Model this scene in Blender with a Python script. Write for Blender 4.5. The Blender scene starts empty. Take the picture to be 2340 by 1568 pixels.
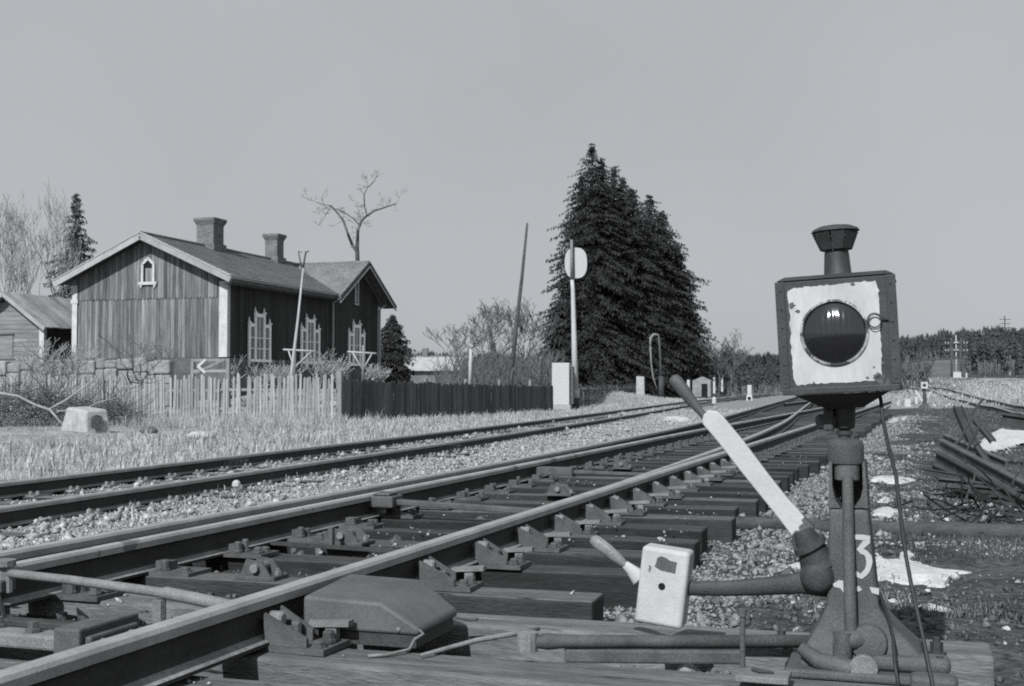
import bpy, math, random
import numpy as np
from mathutils import Vector, Matrix

# ------------------------------------------------------------------ camera, sky, sun, exposure
sc = bpy.context.scene
R = math.radians
FPX, CX, CY, HOR = 2800.0, 1170.0, 784.0, 886.0      # focal length, centre and horizon of the 2340 px wide measuring frame
CAMZ = 0.99
PITCH = math.atan((HOR - CY) / FPX)
cam_d = bpy.data.cameras.new('camera')
cam_d.lens = FPX * 36.0 / 2340.0
cam_d.sensor_width = 36.0
cam_d.clip_start = 0.05
cam_d.clip_end = 6000
cam_d.dof.use_dof = True
cam_d.dof.focus_distance = 6.0
cam_d.dof.aperture_fstop = 11.0
cam = bpy.data.objects.new('camera', cam_d)
sc.collection.objects.link(cam)
cam.location = (0, 0, CAMZ)
cam.rotation_euler = (math.pi / 2 + PITCH, 0, 0)
sc.camera = cam

SUN_AZ = R(24.0)        # direction the shadows point, clockwise from +Y
SUN_EL = R(39.0)
world = bpy.data.worlds.new('World')
sc.world = world
world.use_nodes = True
wn = world.node_tree
for n in list(wn.nodes):
    wn.nodes.remove(n)
sky = wn.nodes.new('ShaderNodeTexSky')
sky.sky_type = 'NISHITA'
sky.sun_disc = False
sky.sun_elevation = SUN_EL
sky.sun_rotation = SUN_AZ + math.pi
sky.air_density = 1.0
sky.dust_density = 2.0
bw = wn.nodes.new('ShaderNodeRGBToBW')              # black-and-white film sees only the sky's brightness
flat = wn.nodes.new('ShaderNodeMix')
flat.data_type = 'FLOAT'
flat.inputs[0].default_value = 0.80
flat.inputs[3].default_value = 5.2
tint = wn.nodes.new('ShaderNodeMix')
tint.data_type = 'RGBA'
tint.blend_type = 'MULTIPLY'
tint.inputs[0].default_value = 1.0
tint.inputs[7].default_value = (0.94, 0.988, 1.03, 1)
bg = wn.nodes.new('ShaderNodeBackground')
bg.inputs[1].default_value = 0.10
wo = wn.nodes.new('ShaderNodeOutputWorld')
wn.links.new(sky.outputs[0], bw.inputs[0])
wn.links.new(bw.outputs[0], flat.inputs[2])
wtc = wn.nodes.new('ShaderNodeTexCoord'); wnz = wn.nodes.new('ShaderNodeTexNoise')       # thin uneven veil of high cloud
wnz.inputs['Scale'].default_value = 2.2; wnz.inputs['Detail'].default_value = 6.0
wmr = wn.nodes.new('ShaderNodeMapRange'); wmr.inputs[1].default_value = 0.3; wmr.inputs[2].default_value = 0.7; wmr.inputs[3].default_value = 0.94; wmr.inputs[4].default_value = 1.06
wmu = wn.nodes.new('ShaderNodeMath'); wmu.operation = 'MULTIPLY'
wn.links.new(wtc.outputs['Generated'], wnz.inputs['Vector']); wn.links.new(wnz.outputs[0], wmr.inputs[0])
wn.links.new(flat.outputs[0], wmu.inputs[0]); wn.links.new(wmr.outputs[0], wmu.inputs[1])
wn.links.new(wmu.outputs[0], tint.inputs[6])
wn.links.new(tint.outputs[2], bg.inputs[0])
wn.links.new(bg.outputs[0], wo.inputs[0])

sun_d = bpy.data.lights.new('sun', 'SUN')
sun_d.energy = 5.0
sun_d.angle = R(0.55)
sun_d.color = (0.96, 0.99, 1.015)
sun = bpy.data.objects.new('sun', sun_d)
sc.collection.objects.link(sun)
ld = Vector((math.sin(SUN_AZ) * math.cos(SUN_EL), math.cos(SUN_AZ) * math.cos(SUN_EL), -math.sin(SUN_EL)))
sun.rotation_euler = ld.to_track_quat('-Z', 'Y').to_euler()
sun.location = (-20, -40, 40)

sc.view_settings.view_transform = 'Standard'
sc.view_settings.look = 'None'
sc.view_settings.gamma = 1.0
sc.view_settings.exposure = 0.0
sc.view_settings.use_curve_mapping = False
sc.cycles.use_denoising = False
sc.cycles.max_bounces = 6
sc.cycles.pixel_filter_type = 'BLACKMAN_HARRIS'
sc.cycles.filter_width = 1.9

# ------------------------------------------------------------------ measuring helpers
_c, _s = math.cos(PITCH), math.sin(PITCH)
def ray(x, y):
    a = (x - CX) / FPX; b = -(y - CY) / FPX
    return Vector((a, _c - b * _s, _s + b * _c))
def G(x, y, z=0.0):                     # where the sight line meets the level z
    d = ray(x, y); t = (z - CAMZ) / d.z
    return Vector((d.x * t, d.y * t, z))
def P(x, y, Y):                         # where the sight line meets the upright plane at distance Y
    d = ray(x, y); t = Y / d.y
    return Vector((d.x * t, Y, CAMZ + d.z * t))
PHI = R(17.84)                          # the tracks' bearing
SP, CP = math.sin(PHI), math.cos(PHI)
def T(S, L, z=0.0):                     # S along the track, L to its left
    return Vector((S * SP - L * CP, S * CP + L * SP, z))
def SL(v):
    return v[1] * CP + v[0] * SP, v[1] * SP - v[0] * CP

def railR(S): return 2.145 - 0.0191 * S
def railL(S):
    if S < 30: return 1.38e-3 * S * S - 0.0244 * S + 3.725
    return 4.235 + (S - 30) * 0.0584
def tongueL(S): return railR(S) + 1.594 - 0.30 * max(0.0, 1 - S / 20.0)
def tongueR(S):
    return max(railR(S) + 0.02 + 0.004 * max(0, S - 4), railL(S) - 1.594)
def centre1(S):
    if S < 45: return 4.11e-4 * S * S + 0.0507 * S + 6.993
    if S < 85: return 10.107 + (S - 45) * 0.0877
    return 13.615 + (S - 85) * 0.045
HEAD2, HEAD1 = 0.30, 0.08               # rail-head levels of the two tracks
SLEEPER_TOP = 0.12

# ------------------------------------------------------------------ materials (grey, as the film saw them)
def mat(name, v, rough=0.85, var=0.25, scale=6.0, bump=0.3, bscale=60.0, stretch=(1, 1, 1), rnd=0.0,
        spots=None, spec=0.3, metal=0.0, bdist=0.01, coord='Object', fine=0.35, spots2=None):
    v *= 0.75
    m = bpy.data.materials.new(name); m.use_nodes = True
    t = m.node_tree; N = t.nodes; L = t.links
    b = N['Principled BSDF']
    b.inputs['Roughness'].default_value = rough
    b.inputs['Metallic'].default_value = metal
    b.inputs['Specular IOR Level'].default_value = spec
    tc = N.new('ShaderNodeTexCoord'); oi = N.new('ShaderNodeObjectInfo')
    mul = N.new('ShaderNodeMath'); mul.operation = 'MULTIPLY'; mul.inputs[1].default_value = 37.0
    L.new(oi.outputs['Random'], mul.inputs[0])
    add = N.new('ShaderNodeVectorMath'); add.operation = 'ADD'
    L.new(tc.outputs[coord], add.inputs[0]); L.new(mul.outputs[0], add.inputs[1])
    mp = N.new('ShaderNodeMapping'); mp.inputs['Scale'].default_value = stretch
    L.new(add.outputs[0], mp.inputs[0])
    def noise(sc_, det=4.0, rg=0.6, src=mp):
        n = N.new('ShaderNodeTexNoise'); n.inputs['Scale'].default_value = sc_
        n.inputs['Detail'].default_value = det; n.inputs['Roughness'].default_value = rg
        L.new(src.outputs[0], n.inputs['Vector']); return n
    def mrange(src, a, b_, c, d):
        r = N.new('ShaderNodeMapRange'); r.inputs[1].default_value = a; r.inputs[2].default_value = b_
        r.inputs[3].default_value = c; r.inputs[4].default_value = d
        L.new(src, r.inputs[0]); return r.outputs[0]
    def math_(op, a, b_):
        n = N.new('ShaderNodeMath'); n.operation = op
        for i, q in enumerate((a, b_)):
            if isinstance(q, (int, float)): n.inputs[i].default_value = q
            else: L.new(q, n.inputs[i])
        return n.outputs[0]
    n1 = noise(scale, 5.0)
    val = mrange(n1.outputs[0], 0.3, 0.7, v * (1 - var), v * (1 + var))
    n2 = noise(bscale, 3.0, 0.65)
    val = math_('MULTIPLY', val, mrange(n2.outputs[0], 0.3, 0.7, 1 - fine * 0.6, 1 + fine * 0.6))
    if rnd:
        val = math_('MULTIPLY', val, mrange(oi.outputs['Random'], 0, 1, 1 - rnd, 1 + rnd))
    for sp in (spots, spots2):
        if sp:
            v2, th, ss = sp[:3]; sharp = sp[3] if len(sp) > 3 else 0.03
            n3 = noise(ss, 4.0, 0.6)
            f = mrange(n3.outputs[0], th, th + sharp, 0, 1)
            mx = N.new('ShaderNodeMix'); mx.data_type = 'FLOAT'
            L.new(f, mx.inputs[0]); L.new(val, mx.inputs[2]); mx.inputs[3].default_value = v2
            val = mx.outputs[0]
    cb = N.new('ShaderNodeCombineColor')
    for i in range(3): L.new(val, cb.inputs[i])
    L.new(cb.outputs[0], b.inputs['Base Color'])
    if bump:
        bp = N.new('ShaderNodeBump'); bp.inputs['Strength'].default_value = bump; bp.inputs['Distance'].default_value = bdist
        L.new(n2.outputs[0], bp.inputs['Height']); L.new(bp.outputs[0], b.inputs['Normal'])
    return m

M = {}
M['ground'] = mat('ground', 0.085, 0.95, 0.6, 2.2, 1.0, 22, bdist=0.03, fine=1.0, coord='Object', spec=0.1)
M['field'] = mat('dull_field', 0.165, 0.95, 0.35, 0.06, 0.5, 1.5, bdist=0.1, fine=0.5, spec=0.1)
M['litter'] = mat('dry_grass_litter', 0.36, 0.95, 0.5, 1.6, 1.0, 14, bdist=0.04, fine=0.7, spec=0.1)
M['gravel_bed'] = mat('ballast_bed', 0.30, 0.95, 0.4, 3, 1.0, 45, bdist=0.02, fine=1.0, spec=0.1)
M['soil'] = mat('oily_soil', 0.065, 0.9, 0.4, 3, 0.8, 40, bdist=0.02, fine=0.7, spec=0.15)
M['stone'] = mat('ballast_stone', 0.40, 0.9, 0.75, 22, 0.3, 120, fine=0.5, spec=0.15)
M['stone_dark'] = mat('dark_ballast_stone', 0.13, 0.9, 0.7, 22, 0.3, 120, fine=0.5, spec=0.15)
M['stone_dirty'] = mat('dirty_ballast_stone', 0.26, 0.9, 0.75, 22, 0.3, 120, fine=0.5, spec=0.15)
M['grass'] = mat('dry_grass', 0.45, 0.9, 0.35, 1.2, 0, 9, fine=0.6, spec=0.1)
M['grass_dull'] = mat('dull_dead_grass', 0.17, 0.9, 0.5, 1.5, 0, 12, fine=0.8, spec=0.1)
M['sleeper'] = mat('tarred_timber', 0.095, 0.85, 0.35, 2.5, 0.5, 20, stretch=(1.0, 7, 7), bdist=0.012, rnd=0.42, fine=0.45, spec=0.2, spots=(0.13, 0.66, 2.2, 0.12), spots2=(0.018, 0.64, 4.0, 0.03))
M['sleeper_side'] = mat('dark_timber_side', 0.04, 0.85, 0.35, 3, 0.6, 20, stretch=(1.0, 6, 6), bdist=0.012, rnd=0.25, fine=0.4, spec=0.2)  # sides and ends darker than the sleeper tops
M['timber'] = mat('grey_timber', 0.17, 0.85, 0.4, 3, 0.6, 20, stretch=(1.0, 7, 7), bdist=0.012, rnd=0.15, fine=0.4, spec=0.2, spots=(0.02, 0.635, 3.5, 0.03), spots2=(0.3, 0.67, 2.5, 0.06))
M['rail'] = mat('rusty_rail', 0.045, 0.75, 0.3, 4, 0.3, 90, spec=0.3, fine=0.5)
M['railtop'] = mat('worn_rail_head', 0.36, 0.5, 0.22, 5, 0.15, 110, spec=0.5, fine=0.3, spots=(0.2, 0.68, 3.5, 0.05))
M['tongue'] = mat('blotched_tongue_steel', 0.38, 0.55, 0.25, 3.0, 0.1, 60, spec=0.4, fine=0.25, spots=(0.13, 0.62, 3.2, 0.03))
M['iron'] = mat('weathered_iron', 0.10, 0.7, 0.35, 9, 0.5, 130, spec=0.35, fine=0.5, bdist=0.004)
M['iron_dark'] = mat('dark_iron', 0.055, 0.65, 0.35, 9, 0.4, 120, spec=0.35, fine=0.5, bdist=0.004)
M['iron_light'] = mat('dusty_iron', 0.22, 0.75, 0.25, 9, 0.5, 130, spec=0.35, fine=0.5, bdist=0.004)
M['cover'] = mat('sheet_iron', 0.115, 0.65, 0.25, 5, 0.3, 90, spec=0.35, fine=0.3, bdist=0.003)
M['cast'] = mat('painted_cast_iron', 0.105, 0.7, 0.28, 7, 0.7, 150, spec=0.35, fine=0.5, bdist=0.004)
M['lamp'] = mat('lantern_sheet_metal', 0.045, 0.6, 0.3, 8, 0.3, 140, spec=0.4, fine=0.4, bdist=0.003)
M['lamp_white'] = mat('chipped_white_enamel', 0.55, 0.6, 0.16, 9, 0.12, 60, spec=0.35, fine=0.12, bdist=0.003, stretch=(1, 1, .35), spots=(0.25, 0.62, 9, 0.12), spots2=(0.10, 0.70, 30, 0.03))
M['lamp_rim'] = mat('flaking_lens_rim', 0.42, 0.6, 0.3, 20, 0.4, 150, spec=0.4, fine=0.5, bdist=0.003, spots=(0.06, 0.50, 26, 0.05))
M['white'] = mat('white_paint', 0.56, 0.6, 0.08, 8, 0.25, 120, spec=0.4, fine=0.1, bdist=0.003, spots=(0.12, 0.70, 30, 0.02))
M['white_weight'] = mat('white_painted_iron', 0.55, 0.7, 0.12, 8, 0.4, 110, spec=0.4, fine=0.1, bdist=0.004, spots=(0.1, 0.685, 42, 0.02))
M['wood_handle'] = mat('worn_handle', 0.10, 0.6, 0.35, 5, 0.4, 90, stretch=(2, 2, 2), spec=0.4, fine=0.5, bdist=0.003)
M['weight_grip'] = mat('bare_grip', 0.22, 0.6, 0.3, 12, 0.4, 120, spec=0.4, fine=0.5, bdist=0.003)
M['cable'] = mat('black_cable', 0.03, 0.6, 0.2, 20, 0.1, 100, spec=0.4)
M['snow'] = mat('old_snow', 0.66, 0.8, 0.12, 5, 0.8, 30, spec=0.3, fine=0.15, bdist=0.03, spots=(0.3, 0.69, 16, 0.06))
M['shade_lifted_trim'] = mat('white_trim_lifted_for_shade', 1.12, 0.7, 0.1, 4, 0.2, 40, fine=0.15)  # copy of the white trim with light added to its colour for shaded frames
M['rail_foot'] = mat('dusty_sunlit_rail_foot', 0.24, 0.8, 0.35, 4, 0.3, 50, fine=0.5)  # foot tops pale from dust, with sunlight put into the colour too
M['trim'] = mat('white_trim', 0.62, 0.8, 0.15, 4, 0.2, 40, fine=0.2)
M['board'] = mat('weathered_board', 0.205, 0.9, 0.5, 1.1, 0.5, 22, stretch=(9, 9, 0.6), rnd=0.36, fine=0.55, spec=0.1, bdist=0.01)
M['board_side'] = mat('shade_toned_board', 0.06, 0.9, 0.3, 1.1, 0.4, 22, stretch=(9, 9, 0.6), rnd=0.2, fine=0.5, spec=0.1, bdist=0.01)  # side in shade: its darkness is put into the board colour
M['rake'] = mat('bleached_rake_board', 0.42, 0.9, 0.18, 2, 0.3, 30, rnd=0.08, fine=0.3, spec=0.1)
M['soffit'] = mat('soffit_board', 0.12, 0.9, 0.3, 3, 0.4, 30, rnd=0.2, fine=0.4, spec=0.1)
M['roof'] = mat('cement_tiles', 0.215, 0.9, 0.25, 1.6, 0.6, 9, fine=0.5, spec=0.15, bdist=0.03, spots=(0.10, 0.62, 3.2, 0.12))
M['shed_roof'] = mat('bleached_roof_boards', 0.33, 0.9, 0.25, 1.3, 0.4, 12, rnd=0.25, fine=0.4, spec=0.1)
M['shed_board'] = mat('shed_board', 0.26, 0.9, 0.25, 1.5, 0.4, 18, stretch=(0.6, 6, 6), rnd=0.2, fine=0.4, spec=0.1)
M['brick'] = mat('sooty_brick', 0.2, 0.9, 0.3, 4, 0.8, 16, stretch=(1, 1, 2.6), fine=0.7, spec=0.1, bdist=0.02)
M['plinth'] = mat('plinth_stone', 0.13, 0.9, 0.3, 3, 0.6, 14, fine=0.5, rnd=0.15, spec=0.1, bdist=0.02)
M['whitewash'] = mat('whitewashed_stone', 0.31, 0.9, 0.25, 2.5, 0.6, 16, fine=0.4, rnd=0.15, spec=0.1, bdist=0.02, spots=(0.2, 0.62, 2.5, 0.1))
M['pane'] = mat('window_glass', 0.16, 0.12, 0.3, 1.2, 0, 9, spec=0.6, rnd=0.4)
M['dark_void'] = mat('dark_interior', 0.02, 0.9, 0.1, 3, 0, 30, spec=0.1)
M['picket'] = mat('bleached_picket', 0.36, 0.9, 0.25, 2, 0.4, 24, stretch=(6, 6, 0.6), rnd=0.25, fine=0.4, spec=0.1)
M['plank'] = mat('dark_fence_plank', 0.14, 0.9, 0.35, 2, 0.4, 24, stretch=(6, 6, 0.6), rnd=0.35, fine=0.5, spec=0.1)
M['post'] = mat('grey_post', 0.28, 0.9, 0.25, 3, 0.4, 30, stretch=(5, 5, 0.7), fine=0.4, spec=0.1)
M['pole_white'] = mat('limewashed_pole', 0.5, 0.85, 0.2, 3, 0.2, 30, stretch=(4, 4, 0.8), fine=0.3, spec=0.15)
M['concrete'] = mat('rough_concrete', 0.46, 0.9, 0.2, 4, 0.7, 30, fine=0.4, spec=0.1, bdist=0.02)
M['bark'] = mat('bark', 0.10, 0.9, 0.35, 4, 0.3, 30, fine=0.5, spec=0.1)
M['bark_pale'] = mat('pale_bark', 0.36, 0.9, 0.3, 4, 0.2, 30, fine=0.4, spec=0.1)
M['twig'] = mat('twig', 0.13, 0.9, 0.35, 2, 0, 20, fine=0.3, spec=0.1)
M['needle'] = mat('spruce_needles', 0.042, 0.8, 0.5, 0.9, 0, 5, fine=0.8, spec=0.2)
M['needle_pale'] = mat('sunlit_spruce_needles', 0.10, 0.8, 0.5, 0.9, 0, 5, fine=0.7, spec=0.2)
M['forest'] = mat('far_forest', 0.075, 0.9, 0.5, 0.05, 0, 0.9, fine=0.7, spec=0.1)
M['trunk_far'] = mat('far_trunks', 0.24, 0.9, 0.45, 0.2, 0, 3, fine=0.4, spec=0.1)
M['scrap'] = mat('rusty_scrap', 0.055, 0.75, 0.35, 5, 0.4, 60, fine=0.5, spec=0.3, rnd=0.25)
M['scrap_lit'] = mat('sunlit_scrap', 0.10, 0.8, 0.35, 5, 0.4, 60, fine=0.5, spec=0.3, rnd=0.25)  # paler scrap iron; light on the beams put into the colour
# glass of the lantern: dark, glossy
g = bpy.data.materials.new('lantern_glass'); g.use_nodes = True
pb = g.node_tree.nodes['Principled BSDF']
pb.inputs['Base Color'].default_value = (0.012, 0.012, 0.013, 1); pb.inputs['Roughness'].default_value = 0.10
pb.inputs['Specular IOR Level'].default_value = 1.0
M['glass'] = g

# ------------------------------------------------------------------ mesh helpers
COL = sc.collection
def tag(o, label=None, cat=None, group=None, kind=None):
    if label: o['label'] = label
    if cat: o['category'] = cat
    if group: o['group'] = group
    if kind: o['kind'] = kind
    return o
def empty(name, loc=(0, 0, 0), rz=0.0, label=None, cat=None, group=None):
    o = bpy.data.objects.new(name, None); COL.objects.link(o)
    o.location = loc; o.rotation_euler = (0, 0, rz); o.empty_display_size = 0.2
    return tag(o, label, cat, group)
def obj(name, me, parent=None, loc=None, rot=None):
    o = bpy.data.objects.new(name, me); COL.objects.link(o)
    if parent is not None: o.parent = parent
    if loc is not None: o.location = loc
    if rot is not None: o.rotation_euler = rot
    return o
def fast_mesh(name, V, F, mats, smooth=False):
    V = np.asarray(V, np.float32); F = np.asarray(F, np.int32)
    me = bpy.data.meshes.new(name); k = F.shape[1]
    me.vertices.add(len(V)); me.vertices.foreach_set('co', V.ravel())
    me.loops.add(F.size); me.loops.foreach_set('vertex_index', F.ravel())
    me.polygons.add(len(F)); me.polygons.foreach_set('loop_start', np.arange(0, F.size, k, dtype=np.int32))
    if smooth: me.polygons.foreach_set('use_smooth', np.ones(len(F), bool))
    me.update(calc_edges=True); me.validate()
    for m in (mats if isinstance(mats, (list, tuple)) else [mats]): me.materials.append(m)
    return me

class MB:
    def __init__(self): self.v = []; self.f = []; self.mi = []
    def add(self, vs, fs, mi=0):
        o = len(self.v); self.v += [tuple(p) for p in vs]
        for q in fs: self.f.append(tuple(i + o for i in q)); self.mi.append(mi)
        return self
    def hexa(self, p, mi=0):           # p: 4 bottom then 4 top, both counter-clockwise from above
        return self.add(p, [(3, 2, 1, 0), (4, 5, 6, 7), (0, 1, 5, 4), (1, 2, 6, 5), (2, 3, 7, 6), (3, 0, 4, 7)], mi)
    def box(self, x0, x1, y0, y1, z0, z1, mi=0):
        return self.hexa([(x0, y0, z0), (x1, y0, z0), (x1, y1, z0), (x0, y1, z0), (x0, y0, z1), (x1, y0, z1), (x1, y1, z1), (x0, y1, z1)], mi)
    def bar(self, a, b, w, h, up=(0, 0, 1), mi=0):
        a = Vector(a); b = Vector(b); d = (b - a).normalized(); u = Vector(up)
        s = d.cross(u)
        if s.length < 1e-4: s = d.cross(Vector((0, 1, 0)))
        s.normalize(); u = s.cross(d).normalized()
        s *= w / 2; u *= h / 2
        return self.hexa([a - s - u, a + s - u, b + s - u, b - s - u, a - s + u, a + s + u, b + s + u, b - s + u], mi)
    def prism(self, pts, off, mi=0):   # polygon swept by off
        n = len(pts); off = Vector(off); a = [Vector(p) for p in pts]; b = [p + off for p in a]
        fs = [tuple(range(n))[::-1], tuple(range(n, 2 * n))] + [(i, (i + 1) % n, n + (i + 1) % n, n + i) for i in range(n)]
        return self.add(a + b, fs, mi)
    def tube(self, pts, rad, n=8, mi=0, cap=True, squash=None):
        pts = [Vector(p) for p in pts]
        if not isinstance(rad, (list, tuple)): rad = [rad] * len(pts)
        o = len(self.v); u = None
        for i, p in enumerate(pts):
            d = (pts[min(i + 1, len(pts) - 1)] - pts[max(i - 1, 0)])
            d = d.normalized() if d.length > 1e-9 else Vector((0, 0, 1))
            if u is None:
                u = d.cross(Vector((0, 1, 0)) if abs(d.y) < 0.9 else Vector((1, 0, 0))).normalized()
            else:
                u = (u - d * u.dot(d)); u = u.normalized() if u.length > 1e-6 else d.cross(Vector((0.3, 1, 0.2))).normalized()
            w = d.cross(u)
            for k in range(n):
                a = 2 * math.pi * k / n
                q = p + (u * math.cos(a) + w * math.sin(a)) * rad[i]
                if squash: q = p + (u * math.cos(a) * squash[0] + w * math.sin(a) * squash[1]) * rad[i]
                self.v.append(tuple(q))
        for i in range(len(pts) - 1):
            for k in range(n):
                self.f.append((o + i * n + k, o + i * n + (k + 1) % n, o + (i + 1) * n + (k + 1) % n, o + (i + 1) * n + k)); self.mi.append(mi)
        if cap:
            self.f.append(tuple(o + k for k in range(n))[::-1]); self.mi.append(mi)
            e = o + (len(pts) - 1) * n
            self.f.append(tuple(e + k for k in range(n))); self.mi.append(mi)
        return self
    def lathe(self, prof, n=24, c=(0, 0, 0), mi=0, axis='z'):
        o = len(self.v)
        for r, z in prof:
            for k in range(n):
                a = 2 * math.pi * k / n
                if axis == 'z': q = (c[0] + r * math.cos(a), c[1] + r * math.sin(a), c[2] + z)
                elif axis == 'y': q = (c[0] + r * math.cos(a), c[1] + z, c[2] + r * math.sin(a))
                else: q = (c[0] + z, c[1] + r * math.cos(a), c[2] + r * math.sin(a))
                self.v.append(q)
        for i in range(len(prof) - 1):
            for k in range(n):
                self.f.append((o + i * n + k, o + i * n + (k + 1) % n, o + (i + 1) * n + (k + 1) % n, o + (i + 1) * n + k)); self.mi.append(mi)
        self.f.append(tuple(o + k for k in range(n))[::-1]); self.mi.append(mi)
        e = o + (len(prof) - 1) * n
        self.f.append(tuple(e + k for k in range(n))); self.mi.append(mi)
        return self
    def mesh(self, name, mats, smooth=False):
        me = bpy.data.meshes.new(name); me.from_pydata(self.v, [], self.f)
        for m in (mats if isinstance(mats, (list, tuple)) else [mats]): me.materials.append(m)
        if any(self.mi): me.polygons.foreach_set('material_index', self.mi)
        if smooth: me.polygons.foreach_set('use_smooth', [True] * len(me.polygons))
        import bmesh
        b = bmesh.new(); b.from_mesh(me); bmesh.ops.recalc_face_normals(b, faces=b.faces); b.to_mesh(me); b.free()
        me.update()
        return me
    def build(self, name, m, parent=None, loc=None, rot=None, smooth=False, bevel=0.0, seg=2, world=False, kind=None):
        if world and parent is not None:
            inv = parent.matrix_basis.inverted(); self.v = [tuple(inv @ Vector(p)) for p in self.v]
        o = obj(name, self.mesh(name, m, smooth), parent, loc, rot)
        if bevel:
            md = o.modifiers.new('bevel', 'BEVEL'); md.width = bevel; md.segments = seg; md.limit_method = 'ANGLE'; md.angle_limit = R(40)
        if smooth:
            pass
        if kind: o['kind'] = kind
        return o

def smooth_by_angle(o, ang=40):
    me = o.data
    me.polygons.foreach_set('use_smooth', [True] * len(me.polygons))
    try: me.set_sharp_from_angle(angle=R(ang))
    except Exception: pass
    return o

rng = np.random.default_rng(11)
random.seed(7)
def vnoise(x, y, f, seed=0):             # cheap value noise for arrays
    x = np.asarray(x, float) * f; y = np.asarray(y, float) * f
    xi = np.floor(x).astype(np.int64); yi = np.floor(y).astype(np.int64)
    fx = x - xi; fy = y - yi; fx = fx * fx * (3 - 2 * fx); fy = fy * fy * (3 - 2 * fy)
    def h(a, b):
        n = (a * 374761393 + b * 668265263 + seed * 974711) & 0xffffffff
        n = ((n ^ (n >> 13)) * 1274126177) & 0xffffffff
        return ((n ^ (n >> 16)) & 0xffff) / 65535.0
    return (h(xi, yi) * (1 - fx) + h(xi + 1, yi) * fx) * (1 - fy) + (h(xi, yi + 1) * (1 - fx) + h(xi + 1, yi + 1) * fx) * fy
def sstep(a, b, x):
    t = np.clip((np.asarray(x, float) - a) / (b - a), 0, 1); return t * t * (3 - 2 * t)
v_railL = np.vectorize(railL); v_c1 = np.vectorize(centre1); v_railR = np.vectorize(railR)

# ------------------------------------------------------------------ the ground
def zground(X, Y):
    X = np.asarray(X, float); Y = np.asarray(Y, float)
    S = Y * CP + X * SP; L = Y * SP - X * CP
    rl = v_railL(S); c1 = v_c1(S); rr = v_railR(np.clip(S, -30, 60))
    z = np.zeros_like(S)
    bed2 = sstep(rr - 1.15, rr - 0.55, L)
    z = z - 0.035 * sstep(rr - 1.3, rr - 0.8, L) + 0.085 * sstep(rr + 0.02, rr + 0.3, L)
    z = z - 0.145 * sstep(rl + 0.3, rl + 1.9, L) * (S < 400)
    z = z - 0.03 * sstep(c1 + 1.0, c1 + 2.5, L)
    # rise to the garden and house behind the picket fence
    house = sstep(36.0, 43.0, S) * sstep(17.2, 19.5, L) * (1 - sstep(75, 110, S))
    z = z + house * 0.95
    # far land on the right climbs to a wooded hill
    r = X / np.maximum(Y, 1.0)
    right = sstep(0.20, 0.36, r)
    z = z + right * (sstep(55, 150, Y) * 1.55 + sstep(125, 290, Y) * 6.0)
    z = z + sstep(0.05, 0.2, r) * sstep(200, 420, Y) * 1.5
    left = 1 - sstep(-0.10, 0.06, r)
    z = z + left * sstep(110, 330, Y) * 2.5
    d = np.hypot(X, Y)
    amp = 0.035 + 0.05 * sstep(8, 40, d)
    out = np.maximum(1 - sstep(rr - 1.5, rr - 0.9, L), sstep(rl + 1.0, rl + 2.0, L))
    z = z + (vnoise(X, Y, 1.1, 3) - 0.5) * amp * (0.15 + 0.85 * out) + (vnoise(X, Y, 4.3, 5) - 0.5) * 0.03 * (0.3 + 0.7 * out)
    return z
def zg(x, y): return float(zground(np.array([x]), np.array([y]))[0])

def axis_pts(lo, hi, core0, core1, step, grow=1.13):
    p = list(np.arange(core0, core1 + 1e-6, step))
    s = step
    while p[-1] < hi: s *= grow; p.append(p[-1] + s)
    s = step
    while p[0] > lo: s *= grow; p.insert(0, p[0] - s)
    return np.array(p)
gx = axis_pts(-1500, 1500, -7, 6, 0.085, 1.045)
gy = axis_pts(-60, 3200, 2.5, 13, 0.085, 1.03)
GX, GY = np.meshgrid(gx, gy)
GZ = zground(GX, GY)
nx, ny = len(gx), len(gy)
idx = np.arange(nx * ny).reshape(ny, nx)
F = np.stack([idx[:-1, :-1], idx[:-1, 1:], idx[1:, 1:], idx[1:, :-1]], -1).reshape(-1, 4)
me = fast_mesh('ground', np.stack([GX, GY, GZ], -1).reshape(-1, 3), F, [M['ground'], M['soil'], M['litter'], M['gravel_bed'], M['field']], smooth=True)
cxm = (GX[:-1, :-1] + GX[1:, 1:]) / 2; cym = (GY[:-1, :-1] + GY[1:, 1:]) / 2
S_ = cym * CP + cxm * SP; L_ = cym * SP - cxm * CP
inb = ((L_ > v_railR(np.clip(S_, -30, 60)) - 0.78 + 0.2 * vnoise(cxm, cym, 3.0, 9)) & (L_ < v_railL(S_) + 0.55 + 0.25 * vnoise(cxm, cym, 2.5, 8)) & (S_ < 90)).astype(np.int32)
c1m = v_c1(S_); rlm = v_railL(S_); rrm = v_railR(np.clip(S_, -30, 60)); jit = vnoise(cxm, cym, 1.6, 12)
inb[(L_ >= rlm + 0.45 + 0.3 * jit) & (L_ < c1m + 0.8 + 0.8 * jit) & (S_ > -20)] = 3
inb[(L_ >= c1m + 0.8 + 0.8 * jit) & (S_ > -40)] = 2
inb[(L_ < rrm - 0.55) & (L_ > rrm - 1.2 - 0.9 * jit) & (inb == 0)] = 0
rat = cxm / np.maximum(cym, 1)
inb[(rat > 0.27) & (cym > 58) & (cym < 120 + 60 * jit)] = 2
inb[(rat > 0.27) & (rat < 0.368) & (cym > 100) & (cym < 240)] = 4
me.polygons.foreach_set('material_index', inb.ravel())
tag(obj('ground', me), kind='structure')

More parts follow.
